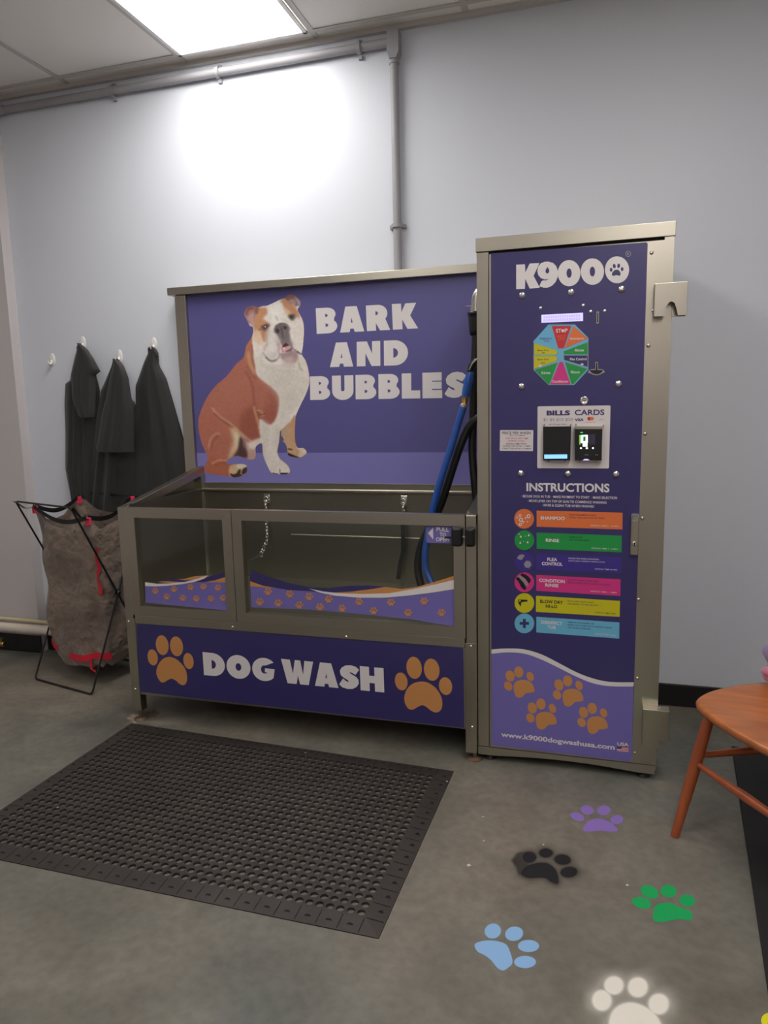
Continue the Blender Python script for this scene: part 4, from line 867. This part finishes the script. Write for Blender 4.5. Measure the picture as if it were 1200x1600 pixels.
for q4, m_, y_ in (([(638, 1198), (692, 1196), (692, 1254), (638, 1258)], 'led_white', .0232), ([(654, 1254), (690, 1254), (690, 1284), (654, 1284)], 'led_white', .0232), ([(626, 1196), (636, 1196), (636, 1270), (626, 1270)], 'led_lime', .0231), ([(636, 1173), (655, 1172), (655, 1180), (636, 1181)], 'led_green', .0232), ([(702, 1192), (750, 1190), (750, 1270), (702, 1270)], 'ink', .0231),
               ([(656, 1208), (676, 1206), (676, 1242), (656, 1244)], 'p_green', .0236), ([(634, 1293), (646, 1293), (646, 1303), (634, 1303)], 'led_white', .0232), ([(678, 1292), (692, 1292), (692, 1304), (678, 1304)], 'led_white', .0232), ([(727, 1292), (739, 1292), (739, 1303), (727, 1303)], 'led_white', .0232), ([(652, 1392), (668, 1382), (692, 1382), (708, 1392)], 'led_violet', .0232), ([(668, 1348), (698, 1348), (698, 1352), (668, 1352)], 'p_grey', .0232), ([(752, 1348), (772, 1348), (772, 1352), (752, 1352)], 'p_grey', .0232)):
    pbox(q4, PY-y_, PY-.0221, m_, s1)
obj('reader_screen', s1, cr)
for p in ((385, 1402), (515, 1402), (630, 1402), (760, 1402), (352, 1118), (560, 1118), (600, 1116), (812, 1124)):
    q = z([p])[0]; c = at(q[0], q[1], 1, PY); obj('panel_screw', MB().lathe([(.0028, 0), (.0028, -.006), (.001, -.007)], c, 'steel', 8, 'y'), pay)
# instructions
a = Art(1, DY)
a.text(a.q((822.6, 754.4), (952.4, 755.6), (952.4, 769.5), (822.6, 767.5)), 'INSTRUCTIONS', 'white_v', 2, .03)
a.text(a.q((814.4, 773.3), (964, 776), (964, 780), (814.4, 777)), '\u00b7 SECURE DOG IN TUB  \u00b7 MAKE PAYMENT TO START  \u00b7 MAKE SELECTION', 'white_v', 2, .012)
a.text(a.q((824.4, 780.4), (947.6, 783.4), (947.6, 787.2), (824.4, 784.2)), '\u00b7 MOVE LEVER ON TOP OF GUN TO COMMENCE WASHING', 'white_v', 2, .012)
a.text(a.q((847, 787.3), (928.4, 789.4), (928.4, 793.2), (847, 791)), '\u00b7 RINSE & CLEAN TUB WHEN FINISHED', 'white_v', 2, .012)
obj('lettering', a, door, norm=False, label='white instructions heading and bullet lines'); a = Art(1, DY)
a.text(a.q((783, 1143.2), (960.5, 1163.5), (960.5, 1174), (783, 1153)), 'www.k9000dogwashusa.com', 'white_v', 4, .03); obj('web_address', a, door, norm=False); a = Art(1, DY)
z8 = lambda l: zp(l, 740, 980, .26667)
a.text(a.q(*z8([(842, 672), (908, 678), (908, 697), (842, 692)])), 'USA', 'white_v', 4, .03)
a.px([z8([(840, 698), (908, 703), (908, 730), (840, 724)])], 'white_v', 3)
for i in range(3): a.px([z8([(840, 698+i*9), (908, 703+i*9), (908, 707.5+i*9), (840, 702.5+i*9)])], 'p_red', 4)
a.px([z8([(840, 698), (868, 700), (868, 712), (840, 710)])], 'navy', 5)
obj('flag_badge', a, door, norm=False)
z3 = lambda l: zp(l, 790, 790, .18333)
BARS = [('p_orange', [(265, 42), (997, 60), (995, 203), (265, 180)], (158, 112), ['SHAMPOO'], ['GENTLE SHAMPOO WASH', 'WORK THROUGH COAT BY HAND'], 'APPROX TIME 5 - 10 MIN', 'white_v', 'ink', 'card'),
        ('p_green', [(265, 230), (990, 256), (988, 398), (265, 368)], (160, 295), ['RINSE'], ['WARM WATER', 'USE AS REQUIRED'], 'APPROX TIME 1 - 3 MIN', 'white_v', 'p_black', 'card'),
        ('p_flea', [(265, 410), (985, 440), (985, 572), (262, 545)], (160, 478), ['FLEA', 'CONTROL'], ['RINSE FOR FLEA CONTROL', '(NATURAL HERBAL REPELLANT)'], 'APPROX TIME 60 SEC', 'white_v', 'white_v', 'white_v'),
        ('p_pink', [(262, 590), (980, 628), (978, 770), (262, 725)], (160, 653), ['CONDITION', 'RINSE'], ['LEAVES CONDITIONER AND', 'MOISTURIZER FOR A HEALTHY COAT'], 'APPROX TIME 1 - 3 MIN', 'white_v', 'ink', 'card'),
        ('p_yellow', [(260, 768), (975, 812), (972, 948), (258, 905)], (160, 830), ['BLOW DRY', 'HI-LO'], ["BLOW DRY DOG'S COAT", 'USE HAND TO AID DRYING'], 'APPROX TIME 5 MIN', 'p_black', 'ink', 'ink'),
        ('p_blue', [(262, 947), (970, 995), (968, 1133), (262, 1080)], (160, 1003), ['DISINFECT', 'TUB'], ['REMOVE DOG FROM TUB', 'RINSE OUT TUB FOR HYGIENIC CLEAN', 'USE WHEN FINISHED'], 'APPROX TIME 1 MIN', 'card', 'navy', 'card')]
for col, quad, cc, ti, ds, ap, c1, c2, c3 in BARS:
    a = Art(1, DY); Q = a.q(*z3(quad)); a.uv(Q, [[(0, 0), (1, 0), (1, 1), (0, 1)]], col, 2)
    wd = {'SHAMPOO': .29, 'RINSE': .16, 'FLEA': .12, 'CONTROL': .25, 'CONDITION': .31, 'BLOW DRY': .28, 'HI-LO': .14, 'DISINFECT': .26, 'TUB': .1}
    for i, s_ in enumerate(ti):
        vc = .56 if len(ti) == 1 else (.68 if i == 0 else .40); w = wd[s_]; a.text(a.sub(Q, .19-w/2, .19+w/2, vc-.105, vc+.105), s_, c1, 3, .03)
    for i, s_ in enumerate(ds):
        vc = .8-.17*i; a.text(a.sub(Q, .385, .385+.0165*len(s_), vc-.045, vc+.045), s_, c2, 3, .01)
    a.text(a.sub(Q, .955-.0145*len(ap), .955, .14, .22), ap, c3, 3, .008)
    x, y = cc; a.px([z3(ell(x, y, 88, 88, n=32)), z3(ell(x, y, 84, 84, n=32))], 'ink', 2); a.px([z3(ell(x, y, 84, 84, n=32))], col, 2)
    if col == 'p_orange':
        for bx, by, r_ in ((-35, -28, 12), (-28, 8, 18), (38, -22, 17), (-60, -12, 8), (-8, 28, 10), (12, -5, 8), (-32, 48, 14), (28, 25, 6)): a.px([z3(ell(x+bx, y+by, r_, r_, n=14)), z3(ell(x+bx, y+by, r_*.55, r_*.55, n=14))], 'white_v', 3)
    if col == 'p_green':
        for bx, by, r_ in ((-30, -30, 9), (38, -42, 9), (-35, 22, 9), (28, 18, 9), (-45, -52, 5), (10, -35, 4), (-8, 8, 4)): a.px([z3([(x+bx, y+by-r_*1.5), (x+bx+r_, y+by+r_*.4), (x+bx, y+by+r_), (x+bx-r_, y+by+r_*.4)])], 'white_v', 3)
    if col == 'p_flea':
        a.px([z3([(x-62, y-30), (x-45, y-55), (x-15, y-62), (x+5, y-50), (x-10, y-38), (x-15, y-20), (x-40, y-18)])], 'p_grey', 3, sm=2); a.px([z3(ell(x+28, y+22, 30, 30, n=16))], 'p_grey', 3)
        for k in range(6): an = k*pi/3; a.px([z3([(x+28+20*cos(an), y+22+20*sin(an)), (x+28+46*cos(an+.1), y+22+46*sin(an+.1)), (x+28+20*cos(an+.3), y+22+20*sin(an+.3))])], 'p_grey', 4)
    if col == 'p_pink':
        a.px([z3([(x-75, y-35), (x-40, y-40), (x-5, y+5), (x+15, y+50), (x+5, y+65), (x-25, y+45), (x-50, y-5)])], 'p_black', 3, sm=2); a.px([z3([(x-55, y-55), (x-20, y-50), (x+15, y-15), (x+35, y+25), (x+20, y+35), (x-5, y+5), (x-40, y-35)])], 'p_grey', 4, sm=2); a.px([z3([(x-30, y-72), (x+10, y-68), (x+55, y-25), (x+40, y+10), (x+10, y-30), (x-25, y-52)])], 'p_black', 3, sm=2)
    if col == 'p_yellow':
        a.px([z3([(x-52, y-30), (x+24, y-28), (x+28, y-14), (x-10, y-10), (x-26, y-4), (x-32, y+32), (x-44, y+12), (x-52, y-4)])], 'p_black', 3); a.px([z3(ell(x-38, y-18, 8, 8))], col, 4)
    if col == 'p_blue': a.px([z3([(x-12, y-38), (x+12, y-38), (x+12, y-12), (x+40, y-12), (x+40, y+12), (x+12, y+12), (x+12, y+40), (x-12, y+40), (x-12, y+12), (x-40, y+12), (x-40, y-12), (x-12, y-12)])], 'navy', 3)
    lb = {'p_orange': 'orange shampoo label', 'p_green': 'green rinse label', 'p_flea': 'dark purple flea control label', 'p_pink': 'pink condition rinse label', 'p_yellow': 'yellow blow dry label', 'p_blue': 'light blue disinfect tub label'}[col]
    obj('instruction_label', a, door, norm=False, label=lb)
for p in ((1018, 395), (1013, 540), (1008, 678), (1003.5, 810), (998, 937), (996, 1060), (992.5, 1177)): obj('rivet', bolt_mb(at(p[0], p[1], 1, DY), .0062, m_='steel'), door)
# door handle
m = MB().box(.511, .538, DY-.012, DY, .795, .935, 'steel'); hd = obj('door_handle', m, door, .005)
obj('paddle', MB().prism([(.514, DY-.030, .93), (.535, DY-.030, .93), (.532, DY-.014, .91), (.517, DY-.014, .91)], (0, .016, .004), 'chrome'), hd, .002)
c = Vector((.5245, DY-.012, .835)); m = MB().lathe([(.008, 0), (.008, -.004), (.006, -.006)], c, 'chrome', 16, 'y'); m.box(c.x-.0015, c.x+.0015, c.y-.008, c.y-.005, c.z-.006, c.z+.006, 'gap'); obj('key_cylinder', m, hd)
# hose bracket (upper) and lower bracket
yb0 = -.045
loop = [(.563, 1.660), (.563, 1.562), (.592, 1.562), (.597, 1.592), (.604, 1.603), (.612, 1.605), (.619, 1.600), (.624, 1.588), (.630, 1.562), (.655, 1.562), (.655, 1.660)]
m = MB().prism([(x, yb0, zv) for x, zv in loop], (0, .002, 0), 'steel'); m.box(.561, .655, yb0, DY, 1.658, 1.661, 'steel'); m.box(.561, .5635, yb0, DY, 1.562, 1.660, 'steel'); m.box(.6535, .6555, yb0, DY+.0, 1.562, 1.66, 'steel'); m.box(.615, .655, DY-.002, DY, 1.562, 1.66, 'steel')
br = obj('hose_bracket', m, cab, .0008); obj('bracket_screw', bolt_mb((.561, DY, 1.585), .006), br)
m = MB().prism([(.568, yb0, .270), (.568, yb0, .135), (.622, yb0, .135), (.622, yb0, .165), (.650, yb0, .165), (.650, yb0, .270)], (0, .002, 0), 'steel'); m.box(.566, .650, yb0, DY, .270, .273, 'steel'); m.box(.6485, .6505, yb0, DY, .165, .270, 'steel'); m.box(.566, .568, yb0, DY, .135, .27, 'steel'); m.box(.61, .65, DY-.002, DY, .165, .27, 'steel')
br = obj('lower_bracket', m, cab, .0008); obj('bracket_screw', bolt_mb((.62, -.022, .2745), .004, 'z'), br)
obj('cable_gland', MB().lathe([(.012, 0), (.012, .018), (.006, .024)], (.165, .12, 1.851), 'black_plastic', 12), cab)

# ------------------------------------------------------------------ perforated floor mat
def perf_mat():
    Pc = [Vector((-1.49, -.945, 0)), Vector((-.096, -.962, 0)), Vector((-.071, -.116, 0)), Vector((-1.466, -.053, 0))]
    W_, H_ = 1.395, .868; th = .008; b = .055; nx, ny = 44, 25
    f = lambda u, v, z_=0.: (Pc[0]*(1-u)+Pc[1]*u)*(1-v)+(Pc[3]*(1-u)+Pc[2]*u)*v+Vector((0, 0, z_))
    F2 = lambda x, y, z_=0.: f(x/W_, y/H_, z_)
    m = MB(); cw, ch = (W_-2*b)/nx, (H_-2*b)/ny; r = .0112; N = 12
    for i in range(nx):
        for j in range(ny):
            cx, cy = b+(i+.5)*cw, b+(j+.5)*ch
            ring = []; out = []
            for k in range(N):
                a = 2*pi*(k+.5)/N; c_, s_ = cos(a), sin(a); ring.append((cx+r*c_, cy+r*s_))
                t_ = min(cw/2/abs(c_) if abs(c_) > 1e-6 else 9, ch/2/abs(s_) if abs(s_) > 1e-6 else 9); out.append((cx+t_*c_, cy+t_*s_))
            cor = [(cx+cw/2, cy+ch/2), (cx-cw/2, cy+ch/2), (cx-cw/2, cy-ch/2), (cx+cw/2, cy-ch/2)]
            vs = [F2(*p, th) for p in out]+[F2(*p, th) for p in ring]+[F2(*p, .0005) for p in ring]+[F2(*p, th) for p in cor]
            fs = []
            for k in range(N):
                k2 = (k+1) % N; fs.append((k, k2, N+k2, N+k)); fs.append((N+k, N+k2, 2*N+k2, 2*N+k))
                ak = (k+.5)*30; 
                for q, ac in enumerate((45, 135, 225, 315)):
                    if ak < ac < ak+30 or abs(ak-ac) < 1e-6 and False: fs.append((k, 3*N+q, k2))
            # corners fall exactly on a spoke when k+.5 = 1.5 -> push that spoke to the corner
            for q, ac in enumerate((45, 135, 225, 315)):
                k = int(ac/30-.5); 
                if abs((k+.5)*30-ac) < 1e-6: vs[k] = F2(*cor[q], th)
            m.add(vs, fs, 'mat_rubber', False)
    O = [(0, 0), (W_, 0), (W_, H_), (0, H_)]; I = [(b, b), (W_-b, b), (W_-b, H_-b), (b, H_-b)]
    for k in range(4):
        k2 = (k+1) % 4
        m.add([F2(*O[k], .003), F2(*O[k2], .003), F2(*I[k2], th), F2(*I[k], th)], [(0, 1, 2, 3)], 'mat_rubber'); m.add([F2(*O[k]), F2(*O[k2]), F2(*O[k2], .003), F2(*O[k], .003)], [(0, 1, 2, 3)], 'mat_rubber')
    # ridges and cups on the ramp
    def rz(d): return .003+(th-.003)*d/b
    for i in range(int(nx/2)+1):
        x = b+i*2*cw
        for (ya, yb_) in ((.004, b-.003), (H_-.004, H_-b+.003)):
            za, zb2 = rz(.004)+.0008, rz(b-.003)+.0008
            m.add([F2(x-.0012, ya, za), F2(x+.0012, ya, za), F2(x+.0012, yb_, zb2), F2(x-.0012, yb_, zb2)], [(0, 1, 2, 3)], 'gap')
        if i < nx/2:
            for yy in (.022, H_-.022): m.add([F2(x+cw+.009*cos(t_*pi/8), yy+.007*sin(t_*pi/8), rz(.022+.007*sin(t_*pi/8) if yy < .5 else .022-.007*sin(t_*pi/8))+.0009) for t_ in range(9)], [list(range(9))], 'gap')
    for j in range(int(ny/2)+1):
        y_ = b+j*2*ch
        for (xa, xb_) in ((.004, b-.003), (W_-.004, W_-b+.003)): m.add([F2(xa, y_-.0012, rz(.004)+.0008), F2(xa, y_+.0012, rz(.004)+.0008), F2(xb_, y_+.0012, rz(b-.003)+.0008), F2(xb_, y_-.0012, rz(b-.003)+.0008)], [(0, 1, 2, 3)], 'gap')
        for xx in (.022, W_-.022): m.add([F2(xx+.007*cos(t_*pi/8), y_+ch+.009*sin(t_*pi/8), rz(.022)+.0018) for t_ in range(9)], [list(range(9))], 'gap')
    tag(obj('rubber_mat', m, norm=False), 'dark brown rubber floor mat full of round holes in front of the tub', 'floor mat')
perf_mat()
P = [at(1143, 1168, 2, 0), at(1186, 1460, 2, 0)]; d = (P[1]-P[0]).normalized(); nrm = Vector((-d.y, d.x, 0)); nrm = nrm if nrm.x > 0 else -nrm
q = [P[0], P[0]+d*1.5, P[0]+d*1.5+nrm*.9, P[0]+nrm*.9]
m = MB().hexa([p+Vector((0, 0, .0002)) for p in q], [p+Vector((0, 0, .008)) for p in q], 'mat_black')
tag(obj('rubber_mat', m, bevel=.003), 'plain black floor mat under the wooden chair at the right edge', 'floor mat')

# ------------------------------------------------------------------ painted paw prints on the floor
zf = lambda l: zp(l, 700, 1220, .416667)
PAWS = [('fl_purple', 'purple', 'small purple paw print painted on the concrete near the cabinet', [(485, 135, 27, 15, 20), (522, 110, 25, 17, 12), (584, 111, 25, 18, -5), (633, 146, 24, 17, -5)], [(507, 187), (512, 168), (530, 150), (562, 142), (595, 150), (622, 166), (636, 188), (605, 191), (570, 187), (535, 191)]),
        (None, (20, 18, 20), 'black sprayed paw print with dark overspray painted on the concrete', [(305, 287, 27, 21, 0), (367, 271, 27, 18, 0), (430, 296, 32, 20, 5), (453, 343, 33, 21, -5)], [(272, 345), (295, 320), (335, 308), (375, 310), (405, 335), (415, 365), (412, 388), (385, 380), (360, 365), (310, 366), (285, 360)]),
        ('fl_green', 'green', 'bright green paw print painted on the concrete', [(726, 458, 37, 21, 15), (756, 417, 36, 23, 25), (827, 414, 30, 24, 10), (897, 450, 30, 23, 10)], [(769, 505), (778, 470), (810, 458), (840, 460), (870, 475), (908, 490), (917, 512), (905, 523), (870, 519), (835, 524), (800, 530), (774, 526)]),
        ('fl_blue', 'blue', 'light blue paw print painted on the concrete, pointing up to the right', [(168, 564, 31, 28, -15), (248, 574, 34, 27, -10), (302, 620, 40, 23, 0), (289, 680, 41, 23, 0)], [(100, 615), (125, 602), (170, 600), (215, 612), (232, 640), (242, 682), (225, 702), (205, 712), (183, 700), (163, 675), (138, 655), (110, 640)]),
        (None, (248, 242, 230), 'large white sprayed paw print with soft edges at the bottom of the photo', [(577, 824, 40, 42, -20), (622, 768, 40, 37, 0), (712, 775, 41, 40, 0), (790, 838, 42, 42, 0)], [(600, 905), (615, 862), (650, 836), (695, 830), (745, 848), (785, 880), (806, 925), (800, 960), (740, 965), (700, 945), (650, 965), (605, 950)]),
        ('fl_yellow', 'yellow', 'yellow paw print cut off at the bottom right corner', [(1206, 900, 32, 30, 0), (1270, 870, 32, 28, 0), (1340, 890, 32, 28, 0), (1390, 945, 32, 30, 0)], [(1230, 1000), (1245, 955), (1290, 930), (1335, 945), (1360, 985), (1360, 1010), (1300, 1000), (1250, 1015)])]
for m_, col, lab, es_, pad in PAWS:
    if m_:
        a = Art(2, 0.0, 1, .0004)
        for e in es_: a.px([zf(ell(*e, n=26))], m_)
        a.px([zf(pad)], m_, sm=4); tag(obj('paw_print', a, norm=False), lab, 'paw print', 'painted paw prints')
    else:
        xs = [e[0] for e in es_]+[p[0] for p in pad]; ys = [e[1] for e in es_]+[p[1] for p in pad]
        st = 4; gx, gy = np.meshgrid(np.arange(min(xs)-80, max(xs)+85, st), np.arange(min(ys)-80, max(ys)+70, st))
        def sdf(P):
            d = np.full(gx.shape, 1e9); ins = np.zeros(gx.shape, bool)
            for (x1, y1), (x2, y2) in zip(P, P[1:]+P[:1]):
                L2 = (x2-x1)**2+(y2-y1)**2+1e-9; t_ = np.clip(((gx-x1)*(x2-x1)+(gy-y1)*(y2-y1))/L2, 0, 1); d = np.minimum(d, np.hypot(gx-x1-t_*(x2-x1), (gy-y1-t_*(y2-y1))*1.3))
                if y1 != y2: ins ^= ((y1 > gy) != (y2 > gy)) & (gx < (x2-x1)*(gy-y1)/(y2-y1)+x1)
            return np.where(ins, -d, d)
        D_ = sdf([tuple(p)[:2] for p in smooth_loop(pad, 4)])
        for e in es_: D_ = np.minimum(D_, sdf(ell(*e, n=26)))
        if lab.startswith('black'): D2 = sdf([(245, 300), (262, 275), (300, 268), (300, 300), (290, 335), (268, 350), (262, 325)])
        blk = lab.startswith('black')
        core = np.clip(.5-D_/(10 if blk else 16), 0, 1); halo = np.exp(-np.clip(D_, 0, None)/(15. if blk else 24.))*(.42 if blk else .40)
        A = np.maximum(core*(.96 if blk else .9), halo)
        if blk: A = np.maximum(A, np.clip(.62-D2/22, 0, .55))
        A[A < .02] = 0
        edge = np.minimum(np.minimum(gx-gx.min(), gx.max()-gx), np.minimum(gy-gy.min(), gy.max()-gy)); A *= np.clip(edge/24, 0, 1)
        G = []; m = MB()
        for j in range(gx.shape[0]):
            row = []
            for i in range(gx.shape[1]):
                p = zf([(gx[j, i], gy[j, i])])[0]; w_ = at(p[0], p[1], 2, 0); w_.z = .0005; row.append(w_)
            G.append(row)
        m.grid(G, 'spray', False); o = obj('paw_print', m, norm=False)
        ca = o.data.color_attributes.new('Col', 'FLOAT_COLOR', 'POINT'); cc = np.zeros(A.shape+(4,)); cc[..., :3] = lin(col); cc[..., 3] = A; ca.data.foreach_set('color', cc.ravel())
        tag(o, lab, 'paw print', 'painted paw prints')
# mineral and rust stains round the feet, part of the floor surface
def stain(cx, cy, rx, ry, col, amax, seed=0):
    st = 3; gx, gy = np.meshgrid(np.arange(cx-rx*1.6, cx+rx*1.6, st/2), np.arange(cy-ry*1.6, cy+ry*1.6, st/2.5)); rs = np.random.RandomState(seed)
    th = np.arctan2((gy-cy)/ry, (gx-cx)/rx); rr_ = np.hypot((gx-cx)/rx, (gy-cy)/ry); w_ = sum(rs.uniform(.05, .14)*np.sin(k*th+rs.uniform(0, 6)) for k in (2, 3, 5, 8))
    A = np.clip((1+w_-rr_)/.45, 0, 1)*amax*(.55+.45*rs.rand(*gx.shape)); G = [[at(gx[j, i], gy[j, i], 2, 0)+Vector((0, 0, .0004)) for i in range(gx.shape[1])] for j in range(gx.shape[0])]
    m = MB().grid(G, 'spray', False); o = obj('trim_stain', m, norm=False); cc = np.zeros(A.shape+(4,)); cc[..., :3] = lin(col); cc[..., 3] = A
    o.data.color_attributes.new('Col', 'FLOAT_COLOR', 'POINT').data.foreach_set('color', cc.ravel()); return o
def stains(L):
    first = None
    for k, a_ in enumerate(L):
        o = stain(*a_, seed=k+3); tag(o, STAIN[k], 'floor stain', 'stains on the concrete')
        o.name = 'floor_stain'
STAIN = ['pale mineral stain on the concrete under the left foot of the tub', 'brown rust stain beside the left foot of the tub', 'pale dusty stain by the right foot of the cabinet', 'faint pale stain between the mat and the left tub foot']
stains([(213, 1122, 16, 8, (226, 208, 184), .75), (238, 1116, 14, 6, (110, 74, 48), .7), (1050, 1228, 34, 12, (168, 156, 140), .4), (262, 1128, 36, 8, (190, 176, 158), .45)])
# pale crumbs on the floor
for i, (x, y, s_) in enumerate(((733, 1352, .006), (980, 1383, .004), (477, 1176, .0035), (698, 1221, .0035), (849, 1320, .0035), (756, 1314, .003), (755, 1276, .003), (90, 1262, .003))):
    c = at(x, y, 2, 0.013 if i in (2, 3, 7) else 0)
    m = MB().add([c+Vector((s_*cos(k*1.05)*(1+.3*sin(k*5+i)), s_*sin(k*1.05)*(1+.25*cos(k*3+i)), .0005)) for k in range(6)]+[c+Vector((0, 0, s_*.5))], [(k, (k+1) % 6, 6) for k in range(6)]+[tuple(range(6))], 'stone')
    lab = ['pale flattened crumb left of the black paw print', 'pale crumb just above the green paw print', 'white crumb at the back edge of the holed mat', 'white crumb at the right corner of the holed mat', 'tiny pale crumb above the black paw print', 'tiny pale crumb up and left of the black paw print', 'tiny pale crumb farthest up between mat and purple paw', 'pale crumb on the left part of the holed mat'][i]
    tag(obj('crumb', m), lab, 'crumb', 'pale crumbs on the floor')

# ------------------------------------------------------------------ wooden chair
ca_, cb_ = Vector((.854, .52, 0)), Vector((.52, -.854, 0)); SC_ = Vector((.680, -.302, 0)); ZS_ = .435
ch = thing('wooden_chair', 'orange brown wooden chair with a solid seat at the right edge', 'chair', SC_+ca_*.21+cb_*.2)
S = lambda a_, b__, z_: SC_+ca_*a_+cb_*b__+Vector((0, 0, z_))
out = [(.03, .0), (.12, -.03), (.25, -.035), (.37, -.015), (.405, .02), (.41, .1), (.41, .34), (.405, .43), (.37, .465), (.25, .485), (.12, .48), (.03, .45), (-.012, .41), (-.03, .32), (-.035, .22), (-.03, .12), (-.012, .04)]
out = [tuple(p)[:2] for p in smooth_loop(out, 4)]; cx, cy = .19, .225
G = []
for sc_, zz_ in ((.0, -.012), (.35, -.011), (.62, -.006), (.82, -.001), (.95, 0), (.985, -.002), (1, -.008), (.995, -.018), (.97, -.026), (.9, -.032), (0, -.032)):
    G.append([S(cx+(x-cx)*sc_, cy+(y-cy)*sc_, ZS_+zz_) for x, y in out])
obj('seat', MB().grid(G, 'wood', True, True), ch)
legs = []
for a_, b__, da, db in ((.045, .06, -.075, -.02), (.045, .41, -.075, .04), (.34, .08, .06, -.03), (.34, .37, .06, .03)):
    top, bot = S(a_, b__, ZS_-.028), S(a_+da, b__+db, 0); legs.append((top, bot))
# the visible leg foot stands where the photo shows it
legs[0] = (S(.045, .035, ZS_-.028), Vector((.648, -.330, 0)))
for top, bot in legs: obj('leg', MB().tube([top, top.lerp(bot, .3), top.lerp(bot, .6), bot], [.0150, .0172, .0165, .0125], 'wood_leg', 14), ch)
def st(i, j, f, r_=.0100): a_, b__ = legs[i][0].lerp(legs[i][1], f), legs[j][0].lerp(legs[j][1], f); obj('stretcher', MB().tube([a_, a_.lerp(b__, .3), a_.lerp(b__, .5), a_.lerp(b__, .7), b__], [r_*.8, r_*1.1, r_*1.35, r_*1.1, r_*.8], 'wood_leg', 12), ch)
st(0, 2, .36); st(1, 3, .36); st(0, 1, .42)
for b__ in (.06, .126, .192, .258, .324, .39): obj('spindle', MB().tube([S(.385, b__, ZS_-.01), S(.45, .225+(b__-.225)*1.15, ZS_+.40)], .007, 'wood_leg', 10), ch)
obj('crest_rail', MB().grid([[S(.445+dx, -.0+.45*k/12, ZS_+.385+dz)+ca_*(.03*sin(pi*k/12)) for k in range(13)] for dx, dz in ((0, 0), (.02, 0), (.025, .06), (.005, .06), (0, 0))], 'wood'), ch)
# plush bundle on the chair
c0 = Vector((.925, -.155, ZS_))
tb = thing('plush_toy', 'pink and lilac plush bundle on the wooden chair, cut off by the right edge', 'plush toy', c0)
def blob(c, r, m_, sd):
    G = []
    for i in range(11):
        a = -pi/2+pi*i/10; G.append([c+Vector((r[0]*cos(a)*cos(2*pi*k/16)*(1+.08*sin(3*k+sd+i)), r[1]*cos(a)*sin(2*pi*k/16)*(1+.08*cos(2*k+sd)), r[2]*sin(a))) for k in range(16)])
    return MB().grid(G, m_, True, True)
obj('body', blob(c0+Vector((.03, 0, .035)), (.06, .05, .036), 'plush_pink', 1), tb, label='pink lower part'); obj('head', blob(c0+Vector((.035, .01, .10)), (.062, .045, .05), 'plush_lilac', 3), tb, label='lilac upper part'); obj('paw', blob(c0+Vector((-.018, -.02, .05)), (.016, .014, .015), 'plush_pink', 5), tb); obj('tuft', blob(c0+Vector((.03, .0, .145)), (.028, .022, .012), 'plush_white', 2), tb, label='white tuft')

# ------------------------------------------------------------------ camera, world, view
cam = bpy.data.cameras.new('camera'); co = bpy.data.objects.new('camera', cam); C.objects.link(co)
cam.sensor_fit = 'VERTICAL'; cam.sensor_height = 32; cam.lens = 32*F_/1600; cam.clip_start = .02
co.matrix_world = Matrix(((CR.x, CU.x, -CF.x, CAM.x), (CR.y, CU.y, -CF.y, CAM.y), (CR.z, CU.z, -CF.z, CAM.z), (0, 0, 0, 1)))
bpy.context.scene.camera = co
w = bpy.data.worlds.new('w'); bpy.context.scene.world = w; w.use_nodes = True
w.node_tree.nodes['Background'].inputs[0].default_value = (.5, .55, .6, 1); w.node_tree.nodes['Background'].inputs[1].default_value = .1
vs = bpy.context.scene.view_settings; vs.view_transform = 'Standard'; vs.look = 'None'; vs.gamma = 1; vs.use_curve_mapping = False; vs.exposure = .2
